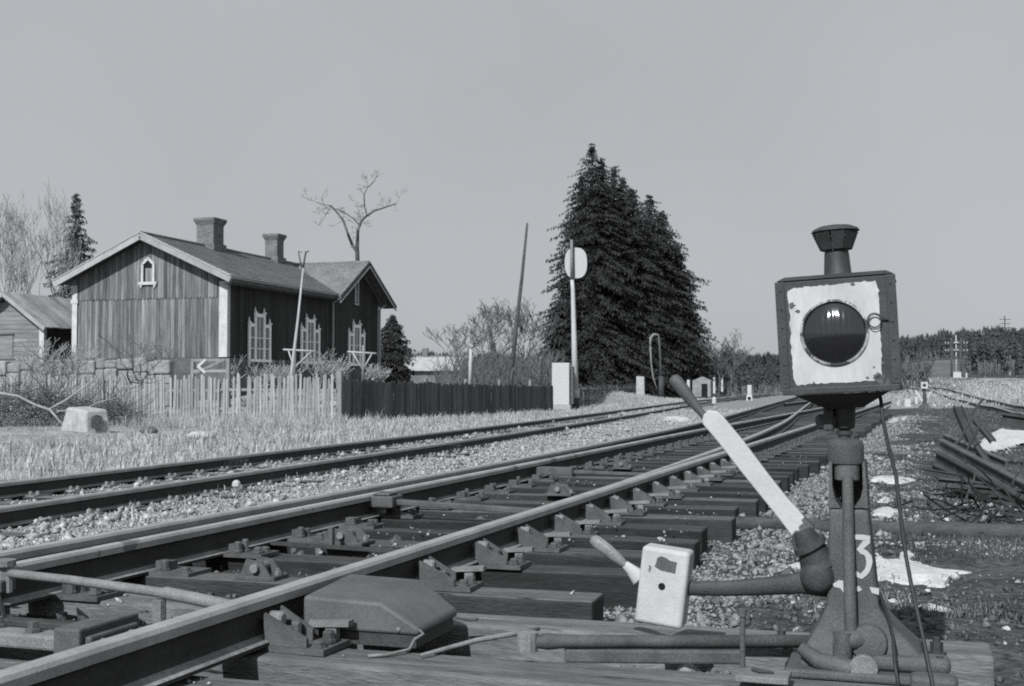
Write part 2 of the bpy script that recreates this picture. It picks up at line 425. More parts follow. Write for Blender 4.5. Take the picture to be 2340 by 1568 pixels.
# ------------------------------------------------------------------ scattered stones and grass (nobody could count them)
def scatter_stones(name, pts, sizes, m, label):
    n = len(pts)
    base = np.array([(1, 0, 0), (0, 1, 0), (-1, 0, 0), (0, -1, 0), (0, 0, 0.8), (0, 0, -0.6)], float)
    ff = np.array([(0, 1, 4), (1, 2, 4), (2, 3, 4), (3, 0, 4), (1, 0, 5), (2, 1, 5), (3, 2, 5), (0, 3, 5)])
    ang = rng.uniform(0, 2 * np.pi, n); ca, sa = np.cos(ang), np.sin(ang)
    V = base[None] * rng.uniform(0.55, 1.25, (n, 6, 3)) + rng.normal(0, 0.16, (n, 6, 3))
    tilt = rng.normal(0, 0.5, n); ct, st = np.cos(tilt), np.sin(tilt)
    y = V[:, :, 1] * ct[:, None] - V[:, :, 2] * st[:, None]; z = V[:, :, 1] * st[:, None] + V[:, :, 2] * ct[:, None]
    x = V[:, :, 0]
    V = np.stack([x * ca[:, None] - y * sa[:, None], x * sa[:, None] + y * ca[:, None], z], -1) * sizes[:, None, None] + pts[:, None, :]
    Fc = ff[None] + (np.arange(n) * 6)[:, None, None]
    o = obj(name, fast_mesh(name, V.reshape(-1, 3), Fc.reshape(-1, 3), m))
    return tag(o, label, 'gravel', kind='stuff')
def sl_points(n, s0, s1, l0f, l1f, power=1.0):
    S = s0 + (s1 - s0) * rng.random(n) ** power
    lo = np.array([l0f(s) for s in S]); hi = np.array([l1f(s) for s in S])
    L = lo + (hi - lo) * rng.random(n)
    X = S * SP - L * CP; Y = S * CP + L * SP
    return X, Y, S, L
def stones(name, n, s0, s1, a, b, size, m, label, power=2.0, sink=0.25, keep=None):
    X, Y, S, L = sl_points(n, s0, s1, a, b, power)
    if keep is not None:
        k = keep(X, Y, S, L); X, Y, S, L = X[k], Y[k], S[k], L[k]
    sz = size * rng.lognormal(-.1, 0.58, len(X)) * (1 + S / 60)
    Z = zground(X, Y) + sz * sink
    return scatter_stones(name, np.stack([X, Y, Z], -1), sz, m, label)
stones('ballast', 80000, 2.5, 60, lambda s: railL(s) + 0.55, lambda s: centre1(s) - 0.72, 0.0100, M['stone'],
       'pale broken ballast lying between the two tracks', 1.8)
stones('ballast', 60000, 3.0, 45, lambda s: railR(s) - 2.5, lambda s: railR(s) - 0.55, 0.0092, M['stone_dirty'],
       'pale ballast along the sleeper ends beside the switch stand', 2.0,
       keep=lambda X, Y, S, L: vnoise(X, Y, 1.3, 21) + 0.25 * vnoise(X, Y, 4.0, 22) > 0.25 + 0.75 * sstep(0.9, 2.4, v_railR(S) - L))
stones('ballast', 9000, 2.5, 30, lambda s: railR(s) - 0.6, lambda s: railL(s) + 0.6, 0.014, M['stone_dark'],
       'dark grit between the sleepers of the turnout', 1.8, keep=lambda X, Y, S, L: vnoise(X, Y, 2.3, 31) > 0.45)
stones('ballast', 12000, 5, 70, lambda s: centre1(s) - 0.72, lambda s: centre1(s) + 1.3, 0.012, M['stone'],
       'pale ballast in the bed of the far track', 1.6)
stones('ballast', 9000, 4.3, 22, lambda s: -4.2, lambda s: railR(s) - 1.6, 0.009, M['stone'],
       'scattered pale grit on the rough ground right of the switch stand', 1.6,
       keep=lambda X, Y, S, L: vnoise(X, Y, 1.9, 41) > 0.62)

stones('ballast', 16000, 3.9, 14, lambda s: -2.6, lambda s: railR(s) - 1.3, 0.0075, M['stone_dark'],
       'dark crumbs of soil and cinder right of the switch stand', 1.3, keep=lambda X, Y, S, L: vnoise(X, Y, 2.2, 44) > 0.35)
stones('ballast', 7000, 3.9, 14, lambda s: -2.6, lambda s: railR(s) - 1.3, 0.006, M['stone'],
       'pale crumbs strewn right of the switch stand', 1.3, keep=lambda X, Y, S, L: vnoise(X, Y, 1.7, 45) > 0.5)

X, Y, S, L = sl_points(2600, 2.6, 16, lambda s: railR(s) - .75, lambda s: railL(s) + .5, 1.2)
k = vnoise(X, Y, 3.1, 46) > 0.6
X, Y = X[k], Y[k]; sz = 0.006 * rng.lognormal(0, .5, len(X))
scatter_stones('ballast', np.stack([X, Y, np.full(len(X), SLEEPER_TOP + .003)], -1), sz, M['stone'], 'stray pale pebbles on the sleepers of the turnout')

def grass(name, X, Y, h, w, m, label, lean=0.5, Z=None):
    n = len(X)
    if Z is None: Z = zground(X, Y)
    a = rng.uniform(0, 2 * np.pi, n); hh = h * rng.lognormal(0, 0.35, n)
    ww = w * rng.uniform(0.7, 1.4, n); le = hh * rng.uniform(0.1, 1.0, n) * lean; la = rng.uniform(0, 2 * np.pi, n)
    dx, dy = np.cos(a) * ww, np.sin(a) * ww; lx, ly = np.cos(la) * le, np.sin(la) * le
    V = np.empty((n, 5, 3))
    V[:, 0] = np.stack([X - dx, Y - dy, Z - 0.02], -1); V[:, 1] = np.stack([X + dx, Y + dy, Z - 0.02], -1)
    V[:, 2] = np.stack([X + dx * .7 + lx * .4, Y + dy * .7 + ly * .4, Z + hh * .6], -1); V[:, 3] = np.stack([X - dx * .7 + lx * .4, Y - dy * .7 + ly * .4, Z + hh * .6], -1)
    V[:, 4] = np.stack([X + lx, Y + ly, Z + hh * np.sqrt(np.maximum(0.1, 1 - lean * 0.5))], -1)
    o5 = (np.arange(n) * 5)[:, None]
    F = np.concatenate([np.array([[0, 1, 2]]) + o5, np.array([[0, 2, 3]]) + o5, np.array([[3, 2, 4]]) + o5])
    o = obj(name, fast_mesh(name, V.reshape(-1, 3), F, m))
    return tag(o, label, 'grass', kind='stuff')
X, Y, S, L = sl_points(150000, 6, 62, lambda s: centre1(s) + 1.05, lambda s: 17.6 + max(0, (36 - s)) * 0.9, 1.0)
k = (vnoise(X, Y, 0.7, 51) * 0.6 + vnoise(X, Y, 2.6, 52) * 0.4) > 0.40
grass('dry_grass', X[k], Y[k], 0.016 + 0.04 * vnoise(X[k], Y[k], 0.5, 53) ** 2 + 0.035 * sstep(14, 30, S[k]), 0.0032 + 0.0022 * sstep(10, 35, S[k]), M['grass'], 'pale dry grass on the verge between fences and far track', 3.2)
X, Y, S, L = sl_points(34000, 12, 110, lambda s: centre1(s) + 1.0, lambda s: centre1(s) + 7.5, 1.0)
grass('dry_grass', X, Y, 0.16, 0.009, M['grass'], 'pale dry grass along the foot of the dark board fence', 0.7)
X, Y, S, L = sl_points(26000, 29.0, 36.5, lambda s: 16.0, lambda s: 32.0, 1.0)
grass('dry_grass', X, Y, 0.24, 0.006, M['grass'], 'taller dry grass standing along the picket fence', 0.6)
X, Y, S, L = sl_points(5000, 6, 50, lambda s: railL(s) + 0.7, lambda s: centre1(s) - 0.7, 1.2)
k = vnoise(X, Y, 1.1, 61) > 0.55
grass('dry_grass', X[k], Y[k], 0.07, 0.006, M['grass'], 'thin dry grass tufts in the ballast between tracks', 0.8)
X, Y, S, L = sl_points(90000, 5.6, 75, lambda s: -min(22, 2.2 + s * 0.45), lambda s: railR(s) - 1.5, 1.7)
k = (vnoise(X, Y, 1.2, 71) * 0.55 + vnoise(X, Y, 4.0, 72) * 0.45) > 0.42
grass('dead_grass', X[k], Y[k], 0.03 + 0.025 * vnoise(X[k], Y[k], 0.7, 73) + 0.03 * sstep(15, 50, S[k]), 0.0024 + 0.004 * sstep(8, 40, S[k]), M['grass_dull'], 'flattened dull dead grass on the ground right of the tracks', 1.7)

# ------------------------------------------------------------------ rails
PROFILE = [(-0.036, 0.145), (-0.028, 0.157), (0, 0.16), (0.028, 0.157), (0.036, 0.145), (0.035, 0.118), (0.010, 0.104), (0.009, 0.04), (0.020, 0.028),
           (0.066, 0.012), (0.066, 0.0), (-0.066, 0.0), (-0.066, 0.012), (-0.020, 0.028), (-0.009, 0.04), (-0.010, 0.104), (-0.035, 0.118)]
TOPF = {0, 1, 2, 3, 4}
def rail(name, fn, s0, s1, zhead, parent, mats, step=None, scale=1.0, xoff=None):
    mb = MB(); ss = []; s = s0
    while s < s1: ss.append(s); s += max(0.8, abs(s) * 0.05)
    ss.append(s1); n = len(PROFILE)
    for s in ss:
        L = fn(s)
        for (a, z) in PROFILE:
            mb.v.append((-L + a * (xoff(s) if xoff else 1.0), s, zhead - 0.16 + z))
    for i in range(len(ss) - 1):
        for k in range(n):
            mb.f.append((i * n + k, i * n + (k + 1) % n, (i + 1) * n + (k + 1) % n, (i + 1) * n + k)); mb.mi.append(1 if k in TOPF else (2 if k in (8, 12) else 0))
    mb.f.append(tuple(range(n))); mb.mi.append(0); mb.f.append(tuple((len(ss) - 1) * n + k for k in range(n))[::-1]); mb.mi.append(0)
    o = mb.build(name, mats, parent)
    return smooth_by_angle(o, 35)

turnout = empty('railway_turnout', (0, 0, 0), -PHI, 'railway turnout with heavy timber sleepers and open switch tongue in the foreground', 'railway track')
RM = [M['rail'], M['railtop'], M['rail_foot']]
rail('stock_rail', railR, -6, 70, HEAD2, turnout, RM)
rail('stock_rail', railL, -6, 210, HEAD2, turnout, RM)
rail('tongue_rail', tongueL, 3.35, 100, HEAD2 - 0.012, turnout, [M['rail'], M['tongue'], M['rail_foot']])
rail('tongue_rail', tongueR, 5.4, 190, HEAD2 - 0.004, turnout, RM, xoff=lambda s: min(1.0, 0.25 + max(0, s - 5.4) * 0.10))

# sleepers of the turnout
def sleeper_mesh(length, w, h, seed):
    r = random.Random(seed); mb = MB(); n = 5
    for i in range(n + 1):
        x = length * i / n; j = lambda a: r.uniform(-a, a)
        mb.v += [(x, -w / 2 + j(.006), 0), (x, w / 2 + j(.006), 0), (x, w / 2 + j(.008), h + j(.005)), (x, -w / 2 + j(.008), h + j(.005))]
    for i in range(n):
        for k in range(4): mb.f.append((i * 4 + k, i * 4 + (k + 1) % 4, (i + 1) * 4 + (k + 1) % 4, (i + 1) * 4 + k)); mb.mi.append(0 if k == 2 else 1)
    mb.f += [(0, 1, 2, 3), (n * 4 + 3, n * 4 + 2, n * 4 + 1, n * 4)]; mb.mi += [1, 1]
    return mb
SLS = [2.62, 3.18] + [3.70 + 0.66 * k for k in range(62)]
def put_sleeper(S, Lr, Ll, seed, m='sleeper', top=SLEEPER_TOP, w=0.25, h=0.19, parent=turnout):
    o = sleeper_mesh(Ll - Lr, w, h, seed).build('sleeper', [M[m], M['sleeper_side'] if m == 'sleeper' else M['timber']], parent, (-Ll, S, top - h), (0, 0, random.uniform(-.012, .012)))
    md = o.modifiers.new('bevel', 'BEVEL'); md.width = 0.012; md.segments = 2; md.limit_method = 'ANGLE'; md.angle_limit = R(50)
    return o
for i, s in enumerate(SLS):
    if i == 2: put_sleeper(s, -0.10, 4.6, i, 'timber')
    elif i == 3: put_sleeper(s + 0.02, -0.26, 4.6, i, 'timber')
    elif i == 1: put_sleeper(s, 1.36, 4.5, i, 'timber', w=0.24)
    elif s < 45:
        put_sleeper(s + random.uniform(-.03, .03), railR(s) - 0.80 + random.uniform(-.09, .07), railL(s) + 0.72, i, w=random.uniform(.20, .235), top=SLEEPER_TOP - random.uniform(0, .006))

# chairs that brace the near stock rail
def chair_parts(parent, S, L, big=True, side=1, key=0):
    root = obj('rail_chair', CH['plate'], parent, (-L, S, SLEEPER_TOP), (0, 0, 0 if side > 0 else math.pi))
    names = (('gusset', 'gusset_a'), ('gusset', 'gusset_b'), ('brace_bolt', 'hbolt'), ('bolt', 'b1'), ('bolt', 'b2'), ('bolt', 'b3'), ('bolt', 'b4'), ('clamp_block', 'block')) if big else \
            (('bolt', 'b1'), ('bolt', 'b2'), ('bolt', 'b3'), ('bolt', 'b4'), ('clamp_block', 'small'),)
    root.rotation_euler.z += random.uniform(-.05, .05); root.location.y += random.uniform(-.02, .02)
    for nm, k in names:
        if nm in ('bolt', 'clamp_block') and random.random() < .08: continue
        q_ = obj(nm, CH[k], root, (random.uniform(-.004, .004), random.uniform(-.004, .004), 0))
        if nm == 'bolt': q_.scale.z = random.uniform(.85, 1.15)
    return root
CH = {}
mb = MB().box(-0.10, 0.275, -0.092, 0.092, 0.001, 0.021); CH['plate'] = mb.mesh('chair_plate', M['iron'])
mb = MB().prism([(0.045, -0.088, 0.0215), (0.205, -0.088, 0.0215), (0.205, -0.088, 0.052), (0.045, -0.088, 0.125)], (0, 0.014, 0)); CH['gusset_a'] = mb.mesh('gusset', M['iron'])
mb = MB().prism([(0.045, 0.03, 0.0215), (0.17, 0.03, 0.0215), (0.17, 0.03, 0.06), (0.045, 0.03, 0.13)], (0, 0.014, 0)); CH['gusset_b'] = mb.mesh('gusset', M['iron'])
mb = MB().lathe([(0.012, 0.012), (0.012, 0.04), (0.026, 0.042), (0.026, 0.085), (0.018, 0.092)], 10, (0, -0.028, 0.098), 0, 'x'); CH['hbolt'] = mb.mesh('brace_bolt', M['iron_light'])
for k, (bx, by, r, h) in {'b1': (0.115, -0.045, 0.020, 0.065), 'b2': (0.125, 0.0, 0.018, 0.075), 'b3': (0.235, -0.05, 0.021, 0.045), 'b4': (0.235, 0.02, 0.021, 0.05)}.items():
    mb = MB().lathe([(r * 1.25, 0.0215), (r * 1.25, 0.03), (r, 0.032), (r, h), (r * .7, h + 0.006)], 8, (bx, by, 0)); CH[k] = mb.mesh('bolt', M['iron'])
mb = MB().hexa([(0.14, 0.048, 0.062), (0.29, 0.048, 0.072), (0.29, 0.088, 0.072), (0.14, 0.088, 0.062), (0.14, 0.048, 0.080), (0.29, 0.048, 0.092), (0.29, 0.088, 0.092), (0.14, 0.088, 0.080)])
mb.box(0.2, 0.24, 0.055, 0.082, 0.0215, 0.062); CH['block'] = mb.mesh('clamp_block', M['iron_light'])
mb = MB().box(0.05, 0.13, -0.03, 0.03, 0.0215, 0.06); CH['small'] = mb.mesh('clamp_block', M['iron'])
for i, s in enumerate(SLS):
    if s > 26: break
    if i >= 2 and i != 3 and s < 14: chair_parts(turnout, s, railR(s))
    elif s >= 14: chair_parts(turnout, s, railR(s), big=False)
    if i >= 1 and s < 22: chair_parts(turnout, s, tongueL(s) - 0.015, big=False, key=1)

# drive and stretcher rods
def rods():
    t = turnout; inv = t.matrix_basis.inverted()
    def W(*p): return inv @ Vector(p)
    # rod from the stand crank towards the rails
    a = inv @ G(1206, 1466, 0.185); b = inv @ G(1945, 1466, 0.185)
    mb = MB().tube([a, a + (b - a) * .06, a + (b - a) * .12, b], [0.017, 0.027, 0.021, 0.021], 10); mb.build('drive_rod', M['iron'], t, smooth=True)
    mb = MB().lathe([(0.034, -0.03), (0.034, 0.03)], 12, a); mb.build('rod_joint', M['iron_light'], t)
    c = a + Vector((-0.02, 0.01, -0.005)); d = Vector((-tongueR(3.75) + 0.02, 3.74, 0.18))
    a = inv @ G(1290, 1496, 0.14); b = inv @ G(1700, 1500, 0.14)
    MB().bar(a, b, 0.05, 0.045).build('drive_rod', M['iron'], t, bevel=0.008)
    # rod between the rails to the open tongue
    x0 = -tongueL(3.98) + 0.05
    MB().tube([(x0, 3.99, 0.265), (x0 + 0.32, 3.97, 0.255), (-2.62, 3.93, 0.235), (-2.60, 3.93, 0.235), (-2.16, 3.86, 0.20)], [0.017, 0.018, 0.019, 0.024, 0.023], 10).build('drive_rod', M['iron_light'], t, smooth=True)
    MB().lathe([(0.03, -0.05), (0.03, 0.05), (0.05, 0.052), (0.05, 0.075)], 12, (x0 - 0.01, 3.99, 0.24)).build('rod_joint', M['iron_light'], t)
    MB().bar((x0 - 0.10, 3.99, 0.215), (x0 + 0.02, 3.99, 0.215), 0.09, 0.05).build('tongue_lug', M['iron'], t, bevel=0.008)
    MB().tube([(-2.63, 3.93, 0.21), (-2.63, 3.93, 0.13)], 0.025, 8).build('rod_guide', M['iron_light'], t)
    # flat lock bar and its clamp box
    MB().bar((-3.5, 3.44, 0.152), (-2.52, 3.44, 0.150), 0.10, 0.05).build('lock_bar', M['iron_light'], t, bevel=0.01)
    mb = MB().box(-2.60, -2.50, 3.30, 3.62, 0.122, 0.225); mb.box(-2.496, -2.47, 3.32, 3.58, 0.124, 0.20); mb.build('lock_box', M['iron'], t, bevel=0.008)
    for y in (3.37, 3.52): MB().lathe([(0.022, 0), (0.022, 0.03), (0.014, 0.04)], 8, (-2.468, y, 0.165), 0, 'x').build('bolt', M['iron_light'], t)
    MB().box(-2.40, -2.22, 3.58, 3.72, 0.123, 0.20).build('lock_box', M['iron_dark'], t, bevel=0.008)
    mb = MB().prism([(x0 - .03, 3.86, .12), (x0 + .10, 3.86, .12), (x0 + .07, 3.86, .2), (x0 + .01, 3.86, .235), (x0 - .03, 3.86, .2)], (0, .03, 0)); mb.build('tongue_lug', M['iron'], t, bevel=.006)
    MB().tube([(x0 + .02, 3.99, .19), (x0 + .02, 3.99, .30)], .016, 8).build('joint_pin', M['iron_light'], t)
    for i, (px, py) in enumerate(((-2.95, 3.46), (-2.78, 3.43))): MB().lathe([(.028, 0), (.028, .012), (.018, .014), (.018, .035)], 6, (px, py, .176)).build('bolt', M['iron'], t)
    for i, y in enumerate((3.62, 3.68, 3.74)): MB().lathe([(.03, 0), (.034, .01), (.03, .02)], 12, (-2.36 + i * .05, y, .165), 0, 'x').build('roller', M['iron_light'], t)
    MB().bar((-3.2, 3.74, .135), (-2.45, 3.72, .135), .06, .025).build('lock_bar', M['iron_dark'], t, bevel=.005)
    # second stretcher bar
    xa = -tongueL(7.55) + 0.06
    MB().bar((xa, 7.55, 0.235), (-2.05, 7.42, 0.205), 0.075, 0.035).build('stretcher_bar', M['iron'], t, bevel=0.006)
    mb = MB().box(xa - 0.10, xa + 0.13, 7.44, 7.62, 0.20, 0.275); mb.box(xa - 0.02, xa + 0.1, 7.46, 7.60, 0.276, 0.295); mb.build('stretcher_joint', M['iron'], t, bevel=0.012)
    xb = -tongueL(11.2) + 0.06
    mb = MB().box(xb, xb + 0.35, 11.1, 11.25, 0.17, 0.24); mb.bar((xb + 0.3, 11.17, 0.2), (-2.02, 11.1, 0.19), 0.06, 0.03); mb.build('stretcher_bar', M['iron'], t, bevel=0.006)
    # bracket and thin pull rod at mid bed
    def guide(x0, x1, y0, y1):
        g = MB().box(x0, x1, y0, y1, .122, .142).build('rod_guide', M['iron'], t, bevel=.004)
        for yy in (y0 + .012, y1 - .026): MB().prism([(x0 + .02, yy, .1425), (x1 - .03, yy, .1425), (x1 - .07, yy, .205), (x0 + .05, yy, .215)], (0, .014, 0)).build('cheek', M['iron'], g)
        MB().tube([((x0 + x1) / 2, y0 - .01, .178), ((x0 + x1) / 2, y1 + .01, .178)], .02, 10).build('roller', M['iron_light'], g)
        for xx in (x0 + .02, x1 - .02): MB().lathe([(.016, 0), (.016, .018), (.01, .02), (.01, .03)], 6, (xx, (y0 + y1) / 2, .1425)).build('bolt', M['iron_light'], g)
    guide(-3.1, -2.84, 6.15, 6.33)
    MB().bar((-3.32, 6.02, 0.14), (-2.1, 5.86, 0.14), 0.022, 0.02).build('pull_rod', M['iron_dark'], t)
    MB().box(-2.98, -2.955, 6.02, 6.05, 0.122, 0.235).build('rod_guide', M['iron'], t)
    guide(-2.78, -2.56, 9.48, 9.66); guide(-2.9, -2.7, 4.92, 5.06); guide(-3.0, -2.8, 12.8, 12.95)
rods()

# sheet-iron cover over the drive beside the near rail
cv = empty('drive_cover', T(3.98, 1.765, SLEEPER_TOP), -PHI, 'dark sheet-iron hipped cover sitting over the drive beside the near rail', 'cover')
def cover():
    y0, y1 = -0.17, 0.20; z0, z1 = 0.045, 0.168
    pts_f = [(-0.215, z0), (0.215, z0), (0.215, z0 + 0.025), (0.075, z1 - 0.012), (-0.215, z1)]
    mb = MB(); a = [(x, y0, z) for x, z in pts_f]; b = [(x, y1, z) for x, z in pts_f]
    a[3] = (0.075, y0, z1 - 0.02); a[4] = (-0.215, y0, z1 - 0.012); b[3] = (0.075, y1, z1 + 0.004); b[4] = (-0.215, y1, z1 + 0.012)
    n = 5
    mb.add(a + b, [tuple(range(n)), tuple(range(n, 2 * n))[::-1]] + [(i, (i + 1) % n, n + (i + 1) % n, n + i) for i in range(n)])
    hs = mb.build('housing', M['cover'], cv, bevel=0.012, seg=3); smooth_by_angle(hs, 35)
    for x, z in ((-.18, .07), (.14, .062)): MB().lathe([(.009, 0), (.007, -.004), (.003, -.006)], 8, (x, y0 - .0005, z), 0, 'y').build('rivet', M['iron_light'], cv)
    MB().box(-0.20, 0.20, y0 + 0.01, y1 - 0.01, 0.002, 0.044).build('base_plate', M['iron_dark'], cv)
    MB().tube([(0.215, y0 + 0.0, 0.065), (0.235, y0 - 0.01, 0.055), (0.21, y0 - 0.03, 0.04), (0.20, y0 - 0.05, 0.01), (0.15, y0 - 0.12, 0.004), (0.10, y0 - 0.155, 0.004)], 0.0055, 6).build('wire_tie', M['iron_light'], cv, smooth=True)
    MB().tube([(0.22, y1 - 0.04, 0.05), (0.27, y1 - 0.02, 0.04), (0.30, y1 - 0.03, 0.045)], 0.006, 6).build('wire_tie', M['iron'], cv, smooth=True)
cover()
wt = MB().tube([T(3.70, 1.50, 0.128), T(3.80, 1.44, 0.136), T(3.88, 1.37, 0.15), T(3.93, 1.27, 0.165), T(4.03, 1.2, 0.17)], [0.006, 0.008, 0.009, 0.009, 0.007], 6).build('bent_wire', M['iron_light'], smooth=True)
tag(wt, 'bent piece of thick wire lying on the timber right of the iron cover', 'wire')

# ------------------------------------------------------------------ the far track
far = empty('railway_track', (0, 0, 0), -PHI, 'straight far railway track half sunk in pale ballast below the fences', 'railway track')
rail('rail', lambda s: centre1(s) + 0.797, -6, 230, HEAD1, far, RM)
rail('rail', lambda s: centre1(s) - 0.797, -6, 230, HEAD1, far, RM)
smesh = sleeper_mesh(2.6, 0.23, 0.16, 99).mesh('sleeper', [M['timber'], M['sleeper_side']])
bolt1 = MB()
for sx in (0.10, 0.15, -0.10, -0.15): bolt1.lathe([(0.022, 0), (0.02, 0.03), (0.012, 0.045)], 7, (sx, random.uniform(-.04, .04), 0))
bolt1.box(-0.18, 0.18, -0.08, 0.08, -0.02, 0.008)
bmesh1 = bolt1.mesh('spike_plate', M['iron_light'])
s = 4.2
while s < 95:
    c = centre1(s)
    o = obj('sleeper', smesh, far, (-c - 1.3, s, HEAD1 - 0.16 - 0.165), (0, 0, random.uniform(-.01, .01)))
    for d in (-0.797, 0.797): obj('spike_plate', bmesh1, o, (1.3 + d, 0, 0.168))
    s += 0.66
# fish-plate joints on the far track
for s, d in ((14.6, 0.797), (19.5, -0.797)):
    mb = MB().box(-centre1(s) - d + 0.012, -centre1(s) - d + 0.03, s - 0.32, s + 0.32, HEAD1 - 0.13, HEAD1 - 0.05)
    for k in range(4): mb.lathe([(0.018, 0), (0.018, 0.02)], 7, (-centre1(s) - d + 0.03, s - 0.24 + k * 0.16, HEAD1 - 0.09), 0, 'x')
    mb.build('fish_plate', M['iron'], far)
# a siding that leaves to the right in the distance
def sideL(s): return -2.6 - 1.0 * ((s - 55) / 30.0) - 0.03 * (s - 55)
side = empty('railway_track', (0, 0, 0), 0.0, 'distant curved railway track beyond the small far switch stand', 'railway track')
def poly_rail(name, pts, zh, parent):
    mb = MB(); n = len(PROFILE); pts = [Vector(p) for p in pts]
    for i, p in enumerate(pts):
        d = (pts[min(i + 1, len(pts) - 1)] - pts[max(0, i - 1)]); d.z = 0; d.normalize(); s_ = Vector((d.y, -d.x, 0))
        for a, z in PROFILE: mb.v.append((p.x + s_.x * a, p.y + s_.y * a, p.z + zh - 0.16 + z))
    for i in range(len(pts) - 1):
        for k in range(n): mb.f.append((i * n + k, i * n + (k + 1) % n, (i + 1) * n + (k + 1) % n, (i + 1) * n + k)); mb.mi.append(1 if k in TOPF else 0)
    return smooth_by_angle(mb.build(name, RM, parent), 35)
ctr = [(1830, 925), (1950, 912), (2060, 905), (2150, 910), (2240, 920), (2340, 935), (2480, 962)]
base = [G(x, y, 0.15) for x, y in ctr]
fine = []
for i in range(len(base) - 1):
    for k in range(6): fine.append(base[i].lerp(base[i + 1], k / 6))
fine.append(base[-1])
for off in (-0.8, 0.8):
    pp = []
    for i, p in enumerate(fine):
        d = fine[min(i + 1, len(fine) - 1)] - fine[max(0, i - 1)]; d.normalize(); q = p + Vector((d.y, -d.x, 0)) * off; q.z = zg(q.x, q.y); pp.append(q)
    poly_rail('rail', pp, 0.17, side)

# ------------------------------------------------------------------ the house
ZB = 0.8
P0 = P(518, 860, 46.0)
house = empty('wooden_house', (P0.x, P0.y, ZB), -PHI, 'old single-storey wooden house with tiled roof, two chimneys and decorative white window frames', 'house')
HM = lambda mb, name, m, parent=house, **k: mb.build(name, M[m], parent, **k)
def shift(mb): mb.v = [(x, y, z - ZB) for x, y, z in mb.v]; return mb
WID, LEN, EAVE, PEAK = 6.84, 13.79, 5.02, 6.78
XM = -WID / 2
SLOPE = (6.86 - 5.10) / (WID / 2 + 0.5)
def roof_z(x): return 6.86 - SLOPE * abs(x - XM)
WY0, WY1 = 8.77, LEN
WYM = (WY0 + WY1) / 2
WS = 0.60
def wing_z(y): return 6.78 - WS * abs(y - WYM)
# walls behind the boarding
mb = MB().prism([(-0.03, 0.03, 2.12), (-0.03, 0.03, roof_z(0) - 0.12), (XM, 0.03, 6.70), (-WID + 0.03, 0.03, roof_z(0) - 0.12), (-WID + 0.03, 0.03, 2.12)], (0, LEN - 0.06, 0))
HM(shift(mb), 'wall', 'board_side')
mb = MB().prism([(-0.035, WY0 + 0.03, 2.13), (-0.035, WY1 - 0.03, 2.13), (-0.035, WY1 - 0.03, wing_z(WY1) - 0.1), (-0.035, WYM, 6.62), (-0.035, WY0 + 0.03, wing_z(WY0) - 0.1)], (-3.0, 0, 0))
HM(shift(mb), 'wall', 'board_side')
HM(shift(MB().box(-WID - 0.04, 0.035, -0.03, LEN + 0.02, 0.45, 2.115)), 'plinth', 'plinth', bevel=0.03)
# gable boarding: pointed upper boards overlap the lower ones
rb = random.Random(3)
n = 42; w = WID / n
for i in range(n):
    x0 = -WID + i * w
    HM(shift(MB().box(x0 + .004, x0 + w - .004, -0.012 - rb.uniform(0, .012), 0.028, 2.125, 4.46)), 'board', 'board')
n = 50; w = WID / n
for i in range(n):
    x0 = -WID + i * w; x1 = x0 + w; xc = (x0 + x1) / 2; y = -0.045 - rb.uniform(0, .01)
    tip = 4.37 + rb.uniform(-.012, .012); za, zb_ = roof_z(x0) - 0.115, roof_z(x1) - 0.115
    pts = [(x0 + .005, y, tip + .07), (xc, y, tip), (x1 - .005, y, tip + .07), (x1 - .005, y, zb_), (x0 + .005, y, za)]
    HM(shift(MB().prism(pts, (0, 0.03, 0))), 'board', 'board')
# side boarding, left open where the windows sit
wins = [2.33, 6.64, 11.27]
n = 72; w = LEN / n
for i in range(n):
    y0 = i * w; y1 = y0 + w; yc = (y0 + y1) / 2
    top = roof_z(0) - 0.02 if yc < WY0 else wing_z(yc) - 0.12
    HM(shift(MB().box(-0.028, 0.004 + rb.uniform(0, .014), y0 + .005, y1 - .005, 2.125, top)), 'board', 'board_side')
# white corner boards
def vboard(x0, x1, y0, y1, z0, z1, m='trim', name='corner_board'): return HM(shift(MB().box(x0, x1, y0, y1, z0, z1)), name, m)
vboard(-0.30, 0.030, -0.085, -0.058, 2.14, 5.0); vboard(0.0325, 0.056, -0.085, 0.12, 2.14, 5.0)
vboard(-WID - 0.03, -WID + 0.20, -0.085, -0.058, 2.14, 5.0); vboard(-WID - 0.09, -WID + 0.24, -0.10, -0.088, 4.28, 4.44)
vboard(0.034, 0.06, LEN - 0.10, LEN + 0.02, 2.14, 4.9)
# roofs in tile courses
def slope_courses(p_low, p_high, ends, n, thick=0.05):
    """rows of tiles from eave to ridge; ends(t) gives the two edge points offsets"""
    mb = MB()
    for i in range(n):
        t0, t1 = i / n, (i + 1) / n
        a0, b0 = ends(t0); a1, b1 = ends(t1)
        up = Vector((0, 0, 0.028))
        v = [a0 + up, b0 + up, b1, a1, a0 - Vector((0, 0, thick)), b0 - Vector((0, 0, thick)), b1 - Vector((0, 0, thick)), a1 - Vector((0, 0, thick))]
        mb.add(v, [(0, 1, 2, 3), (4, 7, 6, 5), (0, 4, 5, 1), (1, 5, 6, 2), (3, 2, 6, 7), (0, 3, 7, 4)])
    return mb
def right_main(t):
    x = 0.5 + (XM - 0.5) * t; z = roof_z(x); ye = min(WYM + 0.02, WYM - (6.78 - z) / WS + 0.10)
    return Vector((x, -0.62, z)), Vector((x, ye, z))
def left_main(t):
    x = -WID - 0.5 + (XM + WID + 0.5) * t; z = roof_z(x)
    return Vector((x, LEN + 0.5, z)), Vector((x, -0.62, z))
roofo = HM(shift(slope_courses(0, 0, right_main, 17)), 'roof', 'roof')
